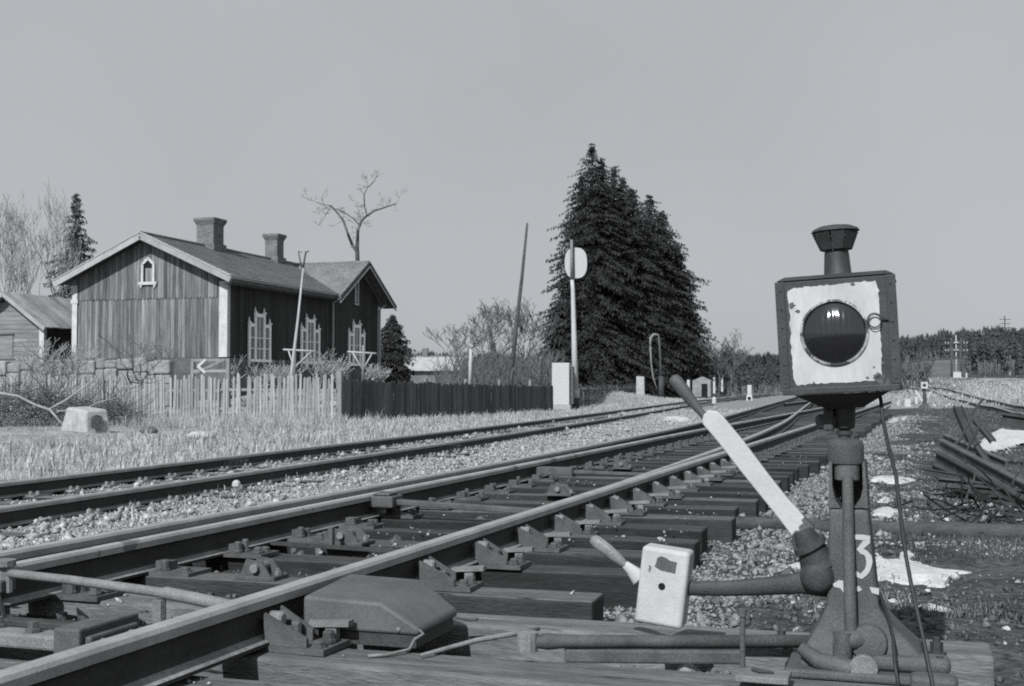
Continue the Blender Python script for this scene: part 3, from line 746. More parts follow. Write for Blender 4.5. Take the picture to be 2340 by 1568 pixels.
HM(shift(slope_courses(0, 0, left_main, 17)), 'roof', 'roof')
WOV = 0.68
def wing_front(t):
    y = WY0 - 0.6 + (WYM - WY0 + 0.6) * t; z = wing_z(y); xin = max(XM, XM + (6.86 - z) / SLOPE - 0.15)
    return Vector((xin, y, z + 0.012)), Vector((WOV, y, z + 0.012))
def wing_back(t):
    y = WY1 + 0.6 + (WYM - WY1 - 0.6) * t; z = wing_z(y)
    return Vector((WOV, y, z)), Vector((XM, y, z))
HM(shift(slope_courses(0, 0, wing_front, 15)), 'roof', 'roof')
HM(shift(slope_courses(0, 0, wing_back, 15)), 'roof', 'roof')
HM(shift(MB().tube([(XM, -0.62, 6.90), (XM, LEN + .5, 6.90)], 0.06, 6)), 'ridge_cap', 'roof')
HM(shift(MB().tube([(XM, WYM, 6.81), (WOV, WYM, 6.81)], 0.06, 6)), 'ridge_cap', 'roof')
# bargeboards, eaves, soffits
def slant(a, b, w, h, m, name): return HM(shift(MB().bar(a, b, w, h)), name, m)
for sx in (1, -1):
    xe = XM + sx * (WID / 2 + 0.5); ze = roof_z(xe)
    slant((XM - sx * 0.02, -0.64, 6.86 - 0.09), (xe, -0.64, ze - 0.09), 0.03, 0.24, 'rake', 'bargeboard')
    slant((XM - sx * 0.02, -0.60, 6.86 + 0.055), (xe, -0.60, ze + 0.055), 0.16, 0.04, 'rake', 'bargeboard')
    pts = [(XM, -0.615, 6.86 - 0.062), (xe - sx * 0.02, -0.615, ze - 0.062), (xe - sx * 0.02, -0.615, ze - 0.085), (XM, -0.615, 6.86 - 0.085)]
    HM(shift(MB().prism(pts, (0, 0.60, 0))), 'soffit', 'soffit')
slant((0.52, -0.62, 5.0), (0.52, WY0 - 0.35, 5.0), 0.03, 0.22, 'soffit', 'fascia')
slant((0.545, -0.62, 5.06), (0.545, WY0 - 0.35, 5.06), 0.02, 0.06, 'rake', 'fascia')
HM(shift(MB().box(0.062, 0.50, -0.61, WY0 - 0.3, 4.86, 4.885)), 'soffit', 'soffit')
for sy in (1, -1):
    ye = WYM + sy * (WYM - WY0 + 0.6); ze = wing_z(ye)
    slant((WOV + .02, WYM - sy * 0.02, 6.78 - 0.08), (WOV + .02, ye, ze - 0.08), 0.03, 0.26, 'soffit', 'bargeboard')
    slant((WOV + .045, WYM, 6.78 - 0.20), (WOV + .045, ye, ze - 0.20), 0.02, 0.05, 'trim', 'bargeboard')
    for k in range(5):
        x0 = 0.03 + k * 0.128
        pts = [(x0, WYM, 6.78 - 0.06), (x0, ye, ze - 0.06), (x0, ye, ze - 0.085), (x0, WYM, 6.78 - 0.085)]
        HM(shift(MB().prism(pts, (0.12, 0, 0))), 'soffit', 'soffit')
# attic window in the gable
aw = HM(shift(MB().prism([(XM - .22, -0.07, 5.05), (XM + .22, -0.07, 5.05), (XM + .22, -0.07, 5.72), (XM, -0.07, 5.92), (XM - .22, -0.07, 5.72)], (0, 0.02, 0))), 'attic_window', 'dark_void')
def awp(mb, nm, m): return HM(shift(mb), nm, m, parent=aw)
def abar(a, b, w=0.10): return MB().bar((XM + a[0], -0.095, a[1]), (XM + b[0], -0.095, b[1]), w, 0.04, up=(0, 1, 0))
for a, b in (((-.25, 4.98), (-.25, 5.76)), ((.25, 4.98), (.25, 5.76)), ((-.27, 5.72), (0.02, 5.98)), ((.27, 5.72), (-0.02, 5.98))): awp(abar(a, b), 'frame', 'trim')
awp(MB().box(XM - .40, XM + .40, -0.14, -0.075, 4.94, 5.05), 'sill', 'trim')
for x in (-.3, .3): awp(MB().prism([(XM + x - .06, -0.12, 4.94), (XM + x + .06, -0.12, 4.94), (XM + x, -0.12, 4.80)], (0, .05, 0)), 'sill_bracket', 'trim')
awp(MB().box(XM - .12, XM + .20, -0.085, -0.071, 5.055, 5.58), 'shutter', 'board')
# the three decorated windows
def house_window(y):
    wroot = HM(shift(MB().box(0.02, 0.032, y - .74, y + .74, 2.12, 3.42)), 'window', 'dark_void')
    def wp(mb, nm, m): return HM(shift(mb), nm, m, parent=wroot)
    X0, X1 = 0.034, 0.10
    wp(MB().box(0.021, 0.033, y - .31, y + .31, 3.425, 3.80), 'window_back', 'dark_void')
    for yy, zt in ((-.80, 3.50), (.80, 3.50), (-.345, 3.90), (.345, 3.90)):
        wp(MB().box(X0, X1, y + yy - .062, y + yy + .062, 2.05, zt), 'frame', 'shade_lifted_trim')
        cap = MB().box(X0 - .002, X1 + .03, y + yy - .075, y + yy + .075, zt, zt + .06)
        cap.prism([(X0, y + yy - .04, zt + .06), (X0, y + yy + .04, zt + .06), (X0, y + yy, zt + .24)], (0.05, 0, 0)); wp(cap, 'finial', 'shade_lifted_trim')
    for y0, y1, z in ((-.755, -.395, 3.36), (.395, .755, 3.36)):
        wp(MB().box(X0, X1, y + y0, y + y1, z, z + .13), 'frame', 'shade_lifted_trim')
    wp(MB().box(X0, X1, y - .30, y + .30, 3.76, 3.90), 'frame', 'shade_lifted_trim')
    wp(MB().box(X0, X1 + .05, y - .86, y + .86, 2.00, 2.10), 'sill', 'shade_lifted_trim')
    for yy in (-.8, .8): wp(MB().prism([(X0, y + yy - .05, 2.0), (X0, y + yy + .05, 2.0), (X0, y + yy, 1.80)], (0.06, 0, 0)), 'sill_bracket', 'shade_lifted_trim')
    for (a, b, zt) in ((-.755, -.39, 3.36), (-.30, -.012, 3.76), (.012, .30, 3.76), (.39, .755, 3.36)):
        zs = [2.10, 2.52, 2.94, zt]
        for k in range(3):
            wp(MB().box(0.036, 0.046, y + a + .02, y + b - .02, zs[k] + .02, zs[k + 1] - .02), 'pane', 'pane')
        for zz in zs[1:3]: wp(MB().box(0.047, 0.07, y + a, y + b, zz - .016, zz + .016), 'glazing_bar', 'shade_lifted_trim')
    wp(MB().box(0.047, 0.075, y - .012, y + .012, 2.10, 3.76), 'glazing_bar', 'shade_lifted_trim')
for y in wins: house_window(y)
# attic slit of the wing
sl = HM(shift(MB().box(0.03, 0.045, WYM - .12, WYM + .12, 4.95, 5.85)), 'attic_window', 'pane')
for a in (-.16, .16): HM(shift(MB().box(0.03, 0.08, WYM + a - .03, WYM + a + .03, 4.85, 5.92)), 'frame', 'trim', parent=sl)
for z in (4.85, 5.90): HM(shift(MB().box(0.03, 0.085, WYM - .20, WYM + .20, z - .035, z + .035)), 'frame', 'trim', parent=sl)
# downpipes
for y in (WY0 - 0.05, LEN - 0.02): HM(shift(MB().tube([(0.11, y, 1.6), (0.11, y, 4.75), (0.42, y, 4.98)], 0.05, 7)), 'downpipe', 'rake')
# chimneys
def chimney(y, w, top):
    h = w / 2
    c = HM(shift(MB().box(XM - h, XM + h, y - h, y + h, 6.3, top - 0.16)), 'chimney', 'brick', parent=roofo)
    b = MB().box(XM - h - .09, XM + h + .09, y - h - .09, y + h + .09, 6.3, 6.98); HM(shift(b), 'chimney_base', 'brick', parent=roofo)
    b = MB().hexa([(XM - h, y - h, top - .30), (XM + h, y - h, top - .30), (XM + h, y + h, top - .30), (XM - h, y + h, top - .30),
                   (XM - h - .10, y - h - .10, top - .10), (XM + h + .10, y - h - .10, top - .10), (XM + h + .10, y + h + .10, top - .10), (XM - h - .10, y + h + .10, top - .10)])
    b.box(XM - h - .10, XM + h + .10, y - h - .10, y + h + .10, top - .098, top); HM(shift(b), 'chimney_cap', 'brick', parent=roofo)
chimney(4.30, 0.80, 8.05); chimney(9.78, 0.62, 8.05)

# ------------------------------------------------------------------ the shed left of the house
q = P(100, 815, 52.0)
shed = empty('log_shed', (q.x, q.y, 0.6), -PHI, 'small weathered shed with bleached board roof at the left edge', 'shed')
SM = lambda mb, nm, m, parent=shed, **k: mb.build(nm, M[m], parent, **k)
SW, SLN, SE, SPK = 3.6, 6.0, 3.15, 4.42     # heights above the shed's foot
SM(MB().prism([(-.03, .03, 0), (-.03, .03, SE - .05), (-SW / 2, .03, SPK - .1), (-SW + .03, .03, SE - .05), (-SW + .03, .03, 0)], (0, SLN - .06, 0)), 'wall', 'shed_board')
z = 0.05; i = 0
while z < SPK - 0.25:
    h = 0.19; inset = max(0, (z + h - SE) / (SPK - SE) * SW / 2)
    SM(MB().box(-SW + inset + .02, -inset - .02, -0.02 - rb.uniform(0, .015), 0.028, z, z + h - .012), 'board', 'shed_board')
    SM(MB().box(-0.028, 0.015, 0.04, SLN - .05, z, z + h - .012), 'board', 'board_side') if z + h < SE else None
    z += h
SM(MB().box(-0.20, 0.03, -0.07, -0.042, 0.0, SE - .1), 'corner_board', 'trim'); SM(MB().box(0.032, 0.055, -0.07, 0.10, 0, SE - .1), 'corner_board', 'trim')
SM(MB().box(-2.45, -1.55, -0.065, -0.04, 1.62, 2.75), 'hatch', 'shed_board'); SM(MB().box(-2.5, -1.50, -0.085, -0.067, 2.62, 2.70), 'hatch_rail', 'iron_dark'); SM(MB().box(-2.3, -1.45, -0.085, -0.067, 1.60, 1.66), 'hatch_rail', 'shed_board')
for sx in (1, -1):
    n = 14
    for k in range(n):
        y0 = -0.45 + k * (SLN + .8) / n; y1 = y0 + (SLN + .8) / n - .015
        xr = -SW / 2; xe = xr + sx * (SW / 2 + .38); zr, ze = SPK + .06, SPK + .06 - (SPK - SE) / (SW / 2) * (SW / 2 + .38)
        lift = 0.02 * (k % 2)
        SM(MB().hexa([(xr, y0, zr + lift - .04), (xe, y0, ze + lift - .04), (xe, y1, ze + lift - .04), (xr, y1, zr + lift - .04), (xr, y0, zr + lift), (xe, y0, ze + lift), (xe, y1, ze + lift), (xr, y1, zr + lift)]), 'roof_board', 'shed_roof')
    SM(MB().bar((xr, -.47, zr - .10), (xe, -.47, ze - .10), .03, .16), 'bargeboard', 'rake')

# ------------------------------------------------------------------ fences
A = G(775, 966, -0.1)
pf = empty('picket_fence', (A.x, A.y, -0.1), -PHI, 'long bleached picket fence standing before the house', 'fence')
pick = []
for k in range(6):
    h = 1.42 + 0.03 * k; w = 0.036 + 0.004 * (k % 3)
    pick.append(MB().prism([(-w, 0, 0), (w, 0, 0), (w, 0, h - .05), (0, 0, h), (-w, 0, h - .06)], (0, 0.022, 0)).mesh('picket', M['picket']))
x = -0.12
while x > -15.5:
    broken = rb.random() < 0.05
    zz = zg(*(A + T(0, -x))[:2]) + 0.1 if False else 0.0
    if not broken:
        obj('picket', pick[rb.randrange(6)], pf, (x, -0.03, rb.uniform(-.06, .03)), (rb.uniform(-.02, .02), rb.uniform(-.035, .035), 0))
    x -= 0.116 + rb.uniform(-.018, .018)
for x0, x1 in ((-0.1, -4.2), (-4.2, -8.6), (-8.6, -12.4), (-12.4, -15.5)):
    for z in (0.42, 1.02): MB().bar((x0, 0.025, z + rb.uniform(-.02, .02)), (x1, 0.025, z + rb.uniform(-.02, .02)), 0.04, 0.085).build('fence_rail', M['picket'], pf)
for x in (-0.05, -4.2, -8.6, -12.4): MB().box(x - .09, x + .09, 0.055, 0.23, -.2, 1.62 if x > -1 else 1.25).build('fence_post', M['post'], pf, bevel=0.015)
B = G(1262, 941, -0.1)
dirv = (B - A); ang = math.atan2(-dirv.x, dirv.y); flen = dirv.length
df = empty('board_fence', (A.x, A.y, -0.1), ang, 'dark close-boarded fence running from the picket fence to the white signal post', 'fence')
planks = [MB().box(-0.011, 0.011, 0.004, 0.126 + 0.006 * (k % 3), 0, 1.27 + .02 * k).mesh('plank', M['plank']) for k in range(5)]
y = 0.10
while y < flen:
    f = y / flen
    o = obj('plank', planks[rb.randrange(5)], df, (0.02 + rb.uniform(-.006, .006), y, rb.uniform(-.05, .02) - 0.05), (rb.uniform(-.02, .02), 0, 0)); o.scale.z = 1.05 - 0.12 * f
    y += 0.138
for z in (0.35, 1.0): MB().bar((-0.03, 0.1, z), (-0.03, flen, z - .1), 0.05, 0.09).build('fence_rail', M['plank'], df)
for y in (2.4, 6.2, 9.7, 13.0, 16.4): MB().box(-0.17, -0.06, y - .07, y + .07, -.2, 1.42).build('fence_post', M['post'], df, bevel=0.015)
# the fence goes on beyond the signal
B2 = G(1300, 936, -0.1); C2 = G(1468, 912, -0.1); dv = C2 - B2
df2 = empty('board_fence', (B2.x, B2.y, -0.1), math.atan2(-dv.x, dv.y), 'dark board fence under the big spruces, right of the signal post', 'fence')
y = 0.0
while y < dv.length:
    o = obj('plank', planks[rb.randrange(5)], df2, (rb.uniform(-.02, .02), y, -.1), (rb.uniform(-.04, .04), 0, 0)); o.scale.z = rb.uniform(0.85, 1.1); o.scale.y = 1.6
    y += 0.3
for z in (0.35, 0.95): MB().bar((-0.04, 0, z), (-0.04, dv.length, z), 0.05, 0.09).build('fence_rail', M['plank'], df2)

# whitewashed wall before the gable
ww = empty('stone_wall', house.matrix_basis @ Vector((-1.2, -1.9, 0.0)), -PHI, 'low whitewashed stone wall below the gable, behind the picket fence', 'wall')
x = 0.0
while x > -8.6:
    w = rb.uniform(.3, .75)
    ha, hb = rb.uniform(.2, .45), rb.uniform(.65, .95)
    for z0, z1 in ((-.5, ha - .005), (ha + .005, hb - .005), (hb + .005, 1.22 + rb.uniform(-.12, .08))):
        o = MB().box(x - w + .01, x - .01, rb.uniform(-.06, .06), 0.32, z0, z1).build('stone', M['whitewash'], ww, bevel=0.07, seg=2)
    x -= w
gate = empty('garden_gate', P(520, 866, 42.8), -PHI, 'small wooden gate with white arrow-shaped brace at the house corner', 'gate')
for x in (0, -1.42): MB().box(x - .06, x + .06, 0, .12, -1.0, 0.72).build('gate_post', M['post'], gate)
for z in (0.66, 0.28): MB().bar((-1.36, .02, z), (-.06, .02, z), .04, .09).build('gate_rail', M['picket'], gate)
MB().bar((-1.3, -.02, .2), (-.1, -.02, .68), .03, .08).build('gate_brace', M['post'], gate)
mb = MB().bar((-1.15, -.05, .45), (-.85, -.05, .68), .02, .09, up=(0, 0, 1)); mb.bar((-1.15, -.075, .45), (-.85, -.075, .22), .02, .09); mb.build('gate_arrow', M['trim'], gate)

# ------------------------------------------------------------------ yard things
lp = empty('leaning_pole', P(664, 880, 41.0), 0, 'thin pale pole leaning before the house with a forked top', 'pole')
def wtube(root, pts, rad, nm, m, n=7): return MB().tube(pts, rad, n).build(nm, M[m], root, world=True, smooth=True)
wtube(lp, [P(662, 905, 41), P(668, 840, 41), P(682, 720, 41.2), P(693, 610, 41.4)], [.072, .06, .042, .026], 'pole', 'pole_white')
wtube(lp, [P(693, 612, 41.4), P(696, 592, 41.4), P(699, 576, 41.4), P(706, 574, 41.4)], [.035, .03, .03, .02], 'hook', 'bark')
wtube(lp, [P(693, 622, 41.4), P(686, 596, 41.4), P(682, 574, 41.4), P(690, 577, 41.4)], [.03, .025, .02, .02], 'hook', 'bark')
def rack(x0, x1, y, xp, yb, Y, label):
    r = empty('clothes_rack', P(xp, yb, Y), 0, label, 'rack', 'clothes-drying racks by the house')
    wtube(r, [P(xp, yb, Y), P(xp + 2, y - 14, Y)], .055, 'post', 'post', 6)
    wtube(r, [P(x0, y, Y), P(x1, y + 4, Y)], .035, 'crossbar', 'pole_white', 6)
    wtube(r, [P(x0 + 12, y + 2, Y), P(xp, y + 42, Y)], .026, 'brace', 'pole_white', 6)
    wtube(r, [P(x1 - 10, y + 4, Y), P(xp, y + 42, Y)], .026, 'brace', 'pole_white', 6)
rack(647, 722, 799, 672, 890, 42.6, 'wooden drying rack with crossbar beside the leaning pole')
rack(794, 860, 804, 829, 880, 46.5, 'wooden drying rack with braces before the wing of the house')

# ------------------------------------------------------------------ bare trees and bushes
def branch(mb, p, d, length, r, depth, rr, up=0.25, spread=0.6, shrink=0.72, nseg=4, minr=0.004, kids=(2, 3)):
    pts = [p.copy()]; rad = [r]; q = p.copy(); dd = d.normalized()
    for i in range(nseg):
        dd = (dd + Vector((rr.gauss(0, .16), rr.gauss(0, .16), rr.gauss(0, .10) + up * .12))).normalized()
        q = q + dd * (length / nseg); pts.append(q.copy()); rad.append(max(minr, r * (1 - .5 * (i + 1) / nseg)))
    mb.tube(pts, rad, 5 if r > .05 else 3, cap=False)
    if depth <= 0: return
    k = rr.randint(*kids)
    for j in range(k):
        t = 1.0 if j == 0 else rr.uniform(.35, .95); ii = min(nseg, max(1, int(round(t * nseg))))
        a = rr.uniform(0, 2 * math.pi); s = Vector((math.cos(a), math.sin(a), rr.uniform(-.2, .5)))
        nd = (dd * (1 - spread * rr.uniform(.5, 1)) + s * spread).normalized()
        nd = (nd + Vector((0, 0, up * .5))).normalized()
        branch(mb, pts[ii], nd, length * shrink * rr.uniform(.75, 1.15), max(minr, rad[ii] * .68), depth - 1, rr, up, spread, shrink, max(2, nseg - 1), minr, kids)
def bare_tree(x, ybase, Y, htop, label, seed, m='bark', name='bare_tree', lean=0.0, depth=6, stems=1, r=None, spread=.6, up=.35, group=None, kids=(2, 3), minr=None):
    rr = random.Random(seed); base = P(x, ybase, Y); base.z = min(base.z, zg(base.x, base.y) - .05)
    H = P(x, htop, Y).z - base.z; r = r or H * .018
    root = empty(name, base, 0, label, 'tree' if 'tree' in name else 'bush', group)
    px = Y / 2800
    mc = MB(); mr = minr or px * .55
    for sidx in range(stems):
        d = Vector((lean + rr.gauss(0, .10 if stems == 1 else .35), rr.gauss(0, .1 if stems == 1 else .3), 1)).normalized()
        L0 = H * .30; p = Vector((rr.uniform(-.1, .1), rr.uniform(-.1, .1), 0)) * (stems > 1) * 4
        pts = [p]; rad = [r]
        for i in range(4):
            d = (d + Vector((rr.gauss(0, .06), rr.gauss(0, .06), .05))).normalized(); p = p + d * L0 / 4; pts.append(p.copy()); rad.append(r * (1 - .09 * (i + 1)))
        MB().tube(pts, rad, 7, cap=False).build('trunk', M[m], root)
        for j in range(rr.randint(2, 4)):
            a = rr.uniform(0, 2 * math.pi); nd = (d * .8 + Vector((math.cos(a), math.sin(a), .25)) * spread).normalized()
            branch(mc, pts[-1 - (j % 2)], nd, H * .26, r * .55, depth - 2, rr, up, spread, .74, 4, mr, kids)
    mc.build('crown', M['twig' if m == 'bark' else m], root)
    return root
# the bare tree behind the house, limb by limb
bt = empty('bare_tree', P(818, 640, 64), 0, 'bare crooked tree standing behind the house roof', 'tree')
rr = random.Random(5)
def limb(mb, pix, r0, r1, Y=64): 
    pts = [P(x, y, Y + (rr.random() - .5) * .6) - Vector(bt.location) for x, y in pix]
    mb.tube(pts, [r0 + (r1 - r0) * i / (len(pts) - 1) for i in range(len(pts))], 6, cap=False); return pts
tm = MB(); limb(tm, [(818, 680), (817, 600), (816, 565), (817, 545)], .13, .09); tm.build('trunk', M['bark'], bt)
cm = MB(); P_ = []
for pix, a, b in (([(817, 578), (805, 560), (795, 535), (785, 505), (772, 488), (757, 470)], .085, .034), ([(817, 550), (818, 525), (826, 505), (836, 495), (855, 482), (880, 474), (906, 465)], .085, .03),
                  ([(822, 515), (808, 500), (790, 488), (768, 477)], .042, .02), ([(838, 493), (833, 470), (832, 445), (840, 428), (857, 412)], .038, .018), ([(757, 470), (740, 468), (722, 462)], .022, .014), ([(757, 470), (745, 490), (730, 515)], .02, .011)):
    P_ += [(p, a) for p in limb(cm, pix, a, b)][1:]
for p, a in P_:
    for k in range(2):
        d = Vector((rr.gauss(0, 1), rr.gauss(0, .6), rr.gauss(.3, .7)))
        branch(cm, p, d, rr.uniform(.2, .55), .012, 3, rr, .1, .6, .68, 3, .007, (1, 3))
cm.build('crown', M['twig'], bt)

bare_tree(60, 700, 72, 455, 'pale bare birch tree behind the shed, leftmost in view', 1, 'bark_pale', lean=-.05, depth=7, spread=.4, up=.9, kids=(2, 3))
bare_tree(15, 700, 76, 480, 'pale bare birch tree at the left edge above the shed roof', 21, 'bark_pale', lean=-.02, depth=7, spread=.4, up=.9)
bare_tree(110, 700, 80, 500, 'pale bare birch tree close left of the narrow spruce', 22, 'bark_pale', lean=.02, depth=7, spread=.4, up=.9)
bare_tree(298, 880, 41, 700, 'small bare sapling before the gable of the house', 2, 'bark', depth=6, stems=1, spread=.75, up=.3)
bare_tree(120, 880, 43.0, 745, 'pale bare shrub growing beside the shed wall', 3, 'bark_pale', 'bare_shrub', depth=6, stems=4, spread=.6)
for i, (x, Y, h, lab) in enumerate(((560, 44.5, 800, 'bare garden bush below the first decorated window'), (640, 44.5, 805, 'bare garden bush between the first window and the leaning pole'),
                                    (735, 46, 790, 'bare garden bush beside the downpipe of the house'), (780, 45, 790, 'bare garden bush below the wing window'), (850, 50, 815, 'bare garden bush at the far corner of the house'))):
    bare_tree(x, 885, Y, h, lab, 30 + i, 'bark_pale', 'bare_shrub', depth=5, stems=4, spread=.6, up=.3, r=.03, group='bare bushes along the house')
for i, (x, Y, h, ln, lab) in enumerate(((1060, 68, 715, -.2, 'small bare tree behind the board fence, left of the leaning mast'), (1135, 72, 660, -.05, 'largest bare tree behind the board fence beside the leaning mast'),
                                    (1110, 70, 690, -.1, 'bare tree with dense twigs close left of the leaning mast'), (1195, 74, 685, .1, 'bare tree between the leaning mast and the big spruces'),
                                    (1640, 115, 740, .1, 'bare tree just right of the big spruces'), (1660, 120, 760, .15, 'lower bare tree leaning right beyond the big spruces'))):
    bare_tree(x, 892, Y, h, lab, 50 + i, 'bark', lean=ln, depth=7, spread=.55, up=.3, r=.12)
# thicket behind the board fence
rr = random.Random(77); mb = MB()
for k in range(330):
    x = rr.uniform(1005, 1270); Y = rr.uniform(60, 80); p = P(x, 890, Y); p.z = 0.0
    h = rr.uniform(1.6, 3.4) * (0.8 if x < 1050 else 1)
    d = Vector((rr.gauss(0, .15), rr.gauss(0, .15), 1))
    branch(mb, p, d, h * .6, .025, 2, rr, .4, .4, .6, 3, .014, (2, 3))
tag(mb.build('thicket', M['twig']), 'dense grey thicket of bare stems behind the board fence', 'bushes', kind='stuff')
# brush heap at the left edge
rr = random.Random(78); mb = MB()
for k in range(900):
    x = rr.uniform(-60, 300); u = abs(x - 60) / 200
    y = rr.uniform(880 + 50 * u, 972) if x < 250 else rr.uniform(930, 965)
    p = P(x, y, rr.uniform(34.5, 37.5)); d = Vector((rr.gauss(.2, 1), rr.gauss(0, .5), rr.gauss(.1, .6)))
    branch(mb, p, d, rr.uniform(.25, .8), .014, 1, rr, .1, .6, .6, 3, .008, (1, 2))
tag(mb.build('brush_heap', M['twig']), 'tangled heap of cut brushwood left of the concrete block', 'brushwood', kind='stuff')
tb = empty('fallen_branch', P(110, 935, 34), 0, 'long pale forked branch lying over the brushwood heap', 'branch')
wtube(tb, [P(-20, 895, 34), P(40, 905, 34), P(80, 925, 34), P(112, 936, 33.8)], [.032, .032, .036, .04], 'stem', 'bark_pale')
wtube(tb, [P(112, 936, 33.8), P(150, 915, 33.8), P(185, 890, 34), P(215, 870, 34)], [.034, .03, .026, .02], 'limb', 'bark_pale')
wtube(tb, [P(112, 934, 33.8), P(130, 955, 33.7), P(148, 975, 33.6)], [.034, .03, .028], 'limb', 'bark_pale')
wtube(tb, [P(130, 940, 33.8), P(190, 936, 33.8), P(225, 920, 33.9), P(280, 905, 34)], [.02, .02, .02, .014], 'limb', 'bark_pale')
# concrete block
cb = empty('concrete_block', G(195, 985, -0.1), R(-38), 'rough concrete block with a dark hollow in its side, lying in the grass', 'concrete block')
MB().hexa([(-.62, -.35, -.1), (.55, -.35, -.1), (.62, .35, -.1), (-.55, .35, -.1), (-.42, -.28, .60), (.48, -.30, .52), (.5, .3, .55), (-.35, .3, .62)]).build('block', M['concrete'], cb, bevel=.06, seg=3)
MB().prism([(.605, -.20, .08), (.615, .02, .05), (.60, .12, .18), (.575, .10, .36), (.56, -.06, .42), (.565, -.2, .36), (.59, -.25, .2)], (.022, 0, 0)).build('hollow', M['stone_dark'], cb)
for i, (x, y, w, lab) in enumerate(((460, 997, .32, 'flat pale stone lying in the grass below the picket fence'), (340, 985, .22, 'dark stone in the grass right of the concrete block'))):
    p = G(x, y, -.08); o = MB().lathe([(.05, -.1), (w, -.05), (w * 1.05, .02), (w * .7, .12), (.03, .15)], 9).build('field_stone', M['concrete' if i == 0 else 'stone_dark'], None, p, smooth=True)
    o.scale = (1, .6, .8); tag(o, lab, 'stone')
for i, (x, y, s_, lab) in enumerate(((540, 1113, .045, 'single white stone beside the nearer rail of the far track'), (1632, 925, .14, 'small white stone marker between the tracks in the distance'))):
    p = G(x, y, -.03); MBs = MB().lathe([(.3, 0), (1, .2), (.9, 1.0), (.4, 1.4)], 7); o = MBs.build('white_stone', M['white'], None, p); o.scale = (s_, s_, s_ * (1.1 if i == 0 else 2.4)); tag(o, lab, 'stone')

# ------------------------------------------------------------------ spruces
def spruce(x, Y, top, base_px, width_px, label, seed, m='needle', dens=1.0, name='spruce_tree', droop=.45, power=.8):
    rr = np.random.default_rng(seed); r = random.Random(seed)
    b = P(x, base_px, Y); b.z = zg(b.x, b.y) - .1
    H = P(x, top, Y).z - b.z; W = width_px * Y / 2800 / 2
    root = empty(name, b, 0, label, 'tree')
    MB().tube([(0, 0, 0), (0, 0, H * .5), (0, 0, H * .98)], [H * .016, H * .009, .01], 7).build('trunk', M['bark'], root)
    Vs = []; Fs = []; nv = 0; bm_ = MB()
    z = H * .05
    z0 = z
    while z < H * .985:
        f = (z - z0) / (H - z0); rad = W * min((1 - f) ** power, 2.5 * (1 - f)) * r.uniform(.82, 1.18) + .03
        nb = max(4, int((7 + 5 * (1 - f)) * dens))
        for k in range(nb):
            a = 2 * math.pi * k / nb + r.uniform(-.4, .4); L = rad * r.choice((.6, .75, .9, 1.0, 1.0, 1.1)) * r.uniform(.9, 1.1)
            zk = z; z = zk + r.uniform(-.5, .5) * (H * .02 + .12 * (1 - f)); ca, sa = math.cos(a), math.sin(a); rise = r.uniform(-.18, .34) * (0.5 + f)
            nseg = max(5, int(L / (.17 * Y / 80))); t = (np.arange(nseg) + rr.random(nseg) * .8) / nseg
            px_ = L * t; pz = z + L * (rise * t - droop * t * t + .30 * np.maximum(0, t - .7) ** 1.2)
            if L > W * .35: bm_.tube([(0, 0, z), (ca * L * .5, sa * L * .5, z + L * (rise * .5 - droop * .25)), (ca * L * .9, sa * L * .9, z + L * (rise * .9 - droop * .81))], [.03, .02, .01], 3, cap=False)
            m_ = 7
            tt = np.repeat(t, m_); bx = np.repeat(px_, m_); bz = np.repeat(pz, m_); n = len(tt)
            side = rr.normal(0, 1, n) * (.06 + .20 * L * (1 - tt * .8) * .55)
            ln = (.16 + .30 * rr.random(n)) * (Y / 95) * (1.05 - .35 * tt) * (0.25 + .95 * min(1.0, (1 - f) * 3.2))
            hang = rr.uniform(.25, 1.0, n)
            X0 = bx * ca - side * sa; Y0 = bx * sa + side * ca
            out = rr.uniform(.1, .8, n); sg = np.sign(side) * rr.uniform(.1, .9, n)
            dx = (out * ca - sg * sa); dy = (out * sa + sg * ca); dn = np.sqrt(dx ** 2 + dy ** 2 + hang ** 2)
            dx, dy, dz = dx / dn * ln, dy / dn * ln, -hang / dn * ln
            wv = (.022 + .03 * rr.random(n)) * (Y / 85); wx, wy = -dy / (np.hypot(dx, dy) + 1e-6) * wv, dx / (np.hypot(dx, dy) + 1e-6) * wv
            wz = rr.normal(0, .03, n)
            zz = bz + rr.normal(0, .05, n)
            V = np.empty((n, 4, 3))
            V[:, 0] = np.stack([X0, Y0, zz], -1); V[:, 1] = np.stack([X0 + dx * .5 + wx, Y0 + dy * .5 + wy, zz + dz * .5 + wz], -1)
            V[:, 2] = np.stack([X0 + dx, Y0 + dy, zz + dz], -1); V[:, 3] = np.stack([X0 + dx * .5 - wx, Y0 + dy * .5 - wy, zz + dz * .5 - wz], -1)
            Vs.append(V.reshape(-1, 3)); Fs.append(np.arange(n * 4).reshape(n, 4) + nv); nv += n * 4; z = zk
        z += H * (.012 + .012 * (1 - f)) + .10 * (1 - f) * r.uniform(.6, 1.3)
    obj('crown', fast_mesh('crown', np.concatenate(Vs), np.concatenate(Fs), M[m]), root)
    bm_.build('branches', M['bark'], root)
    return root
spruce(1354, 128, 322, 903, 300, 'tallest dark spruce behind the white signal post', 101, power=.60)
spruce(1404, 134, 372, 903, 330, 'dark spruce close behind the tallest one', 102, power=.58)
spruce(1486, 138, 438, 903, 330, 'broad dark spruce right of the tallest one', 103, power=.54)
spruce(1446, 132, 424, 903, 290, 'dark spruce in the middle of the spruce group', 110, power=.56)
spruce(1330, 131, 392, 903, 230, 'spruce close left of the tallest one', 111, power=.5)
spruce(1376, 130, 352, 903, 250, 'spruce just right of the tallest tip', 112, power=.55)
spruce(1424, 136, 398, 903, 260, 'spruce between the tallest one and the broad one', 113, power=.55)
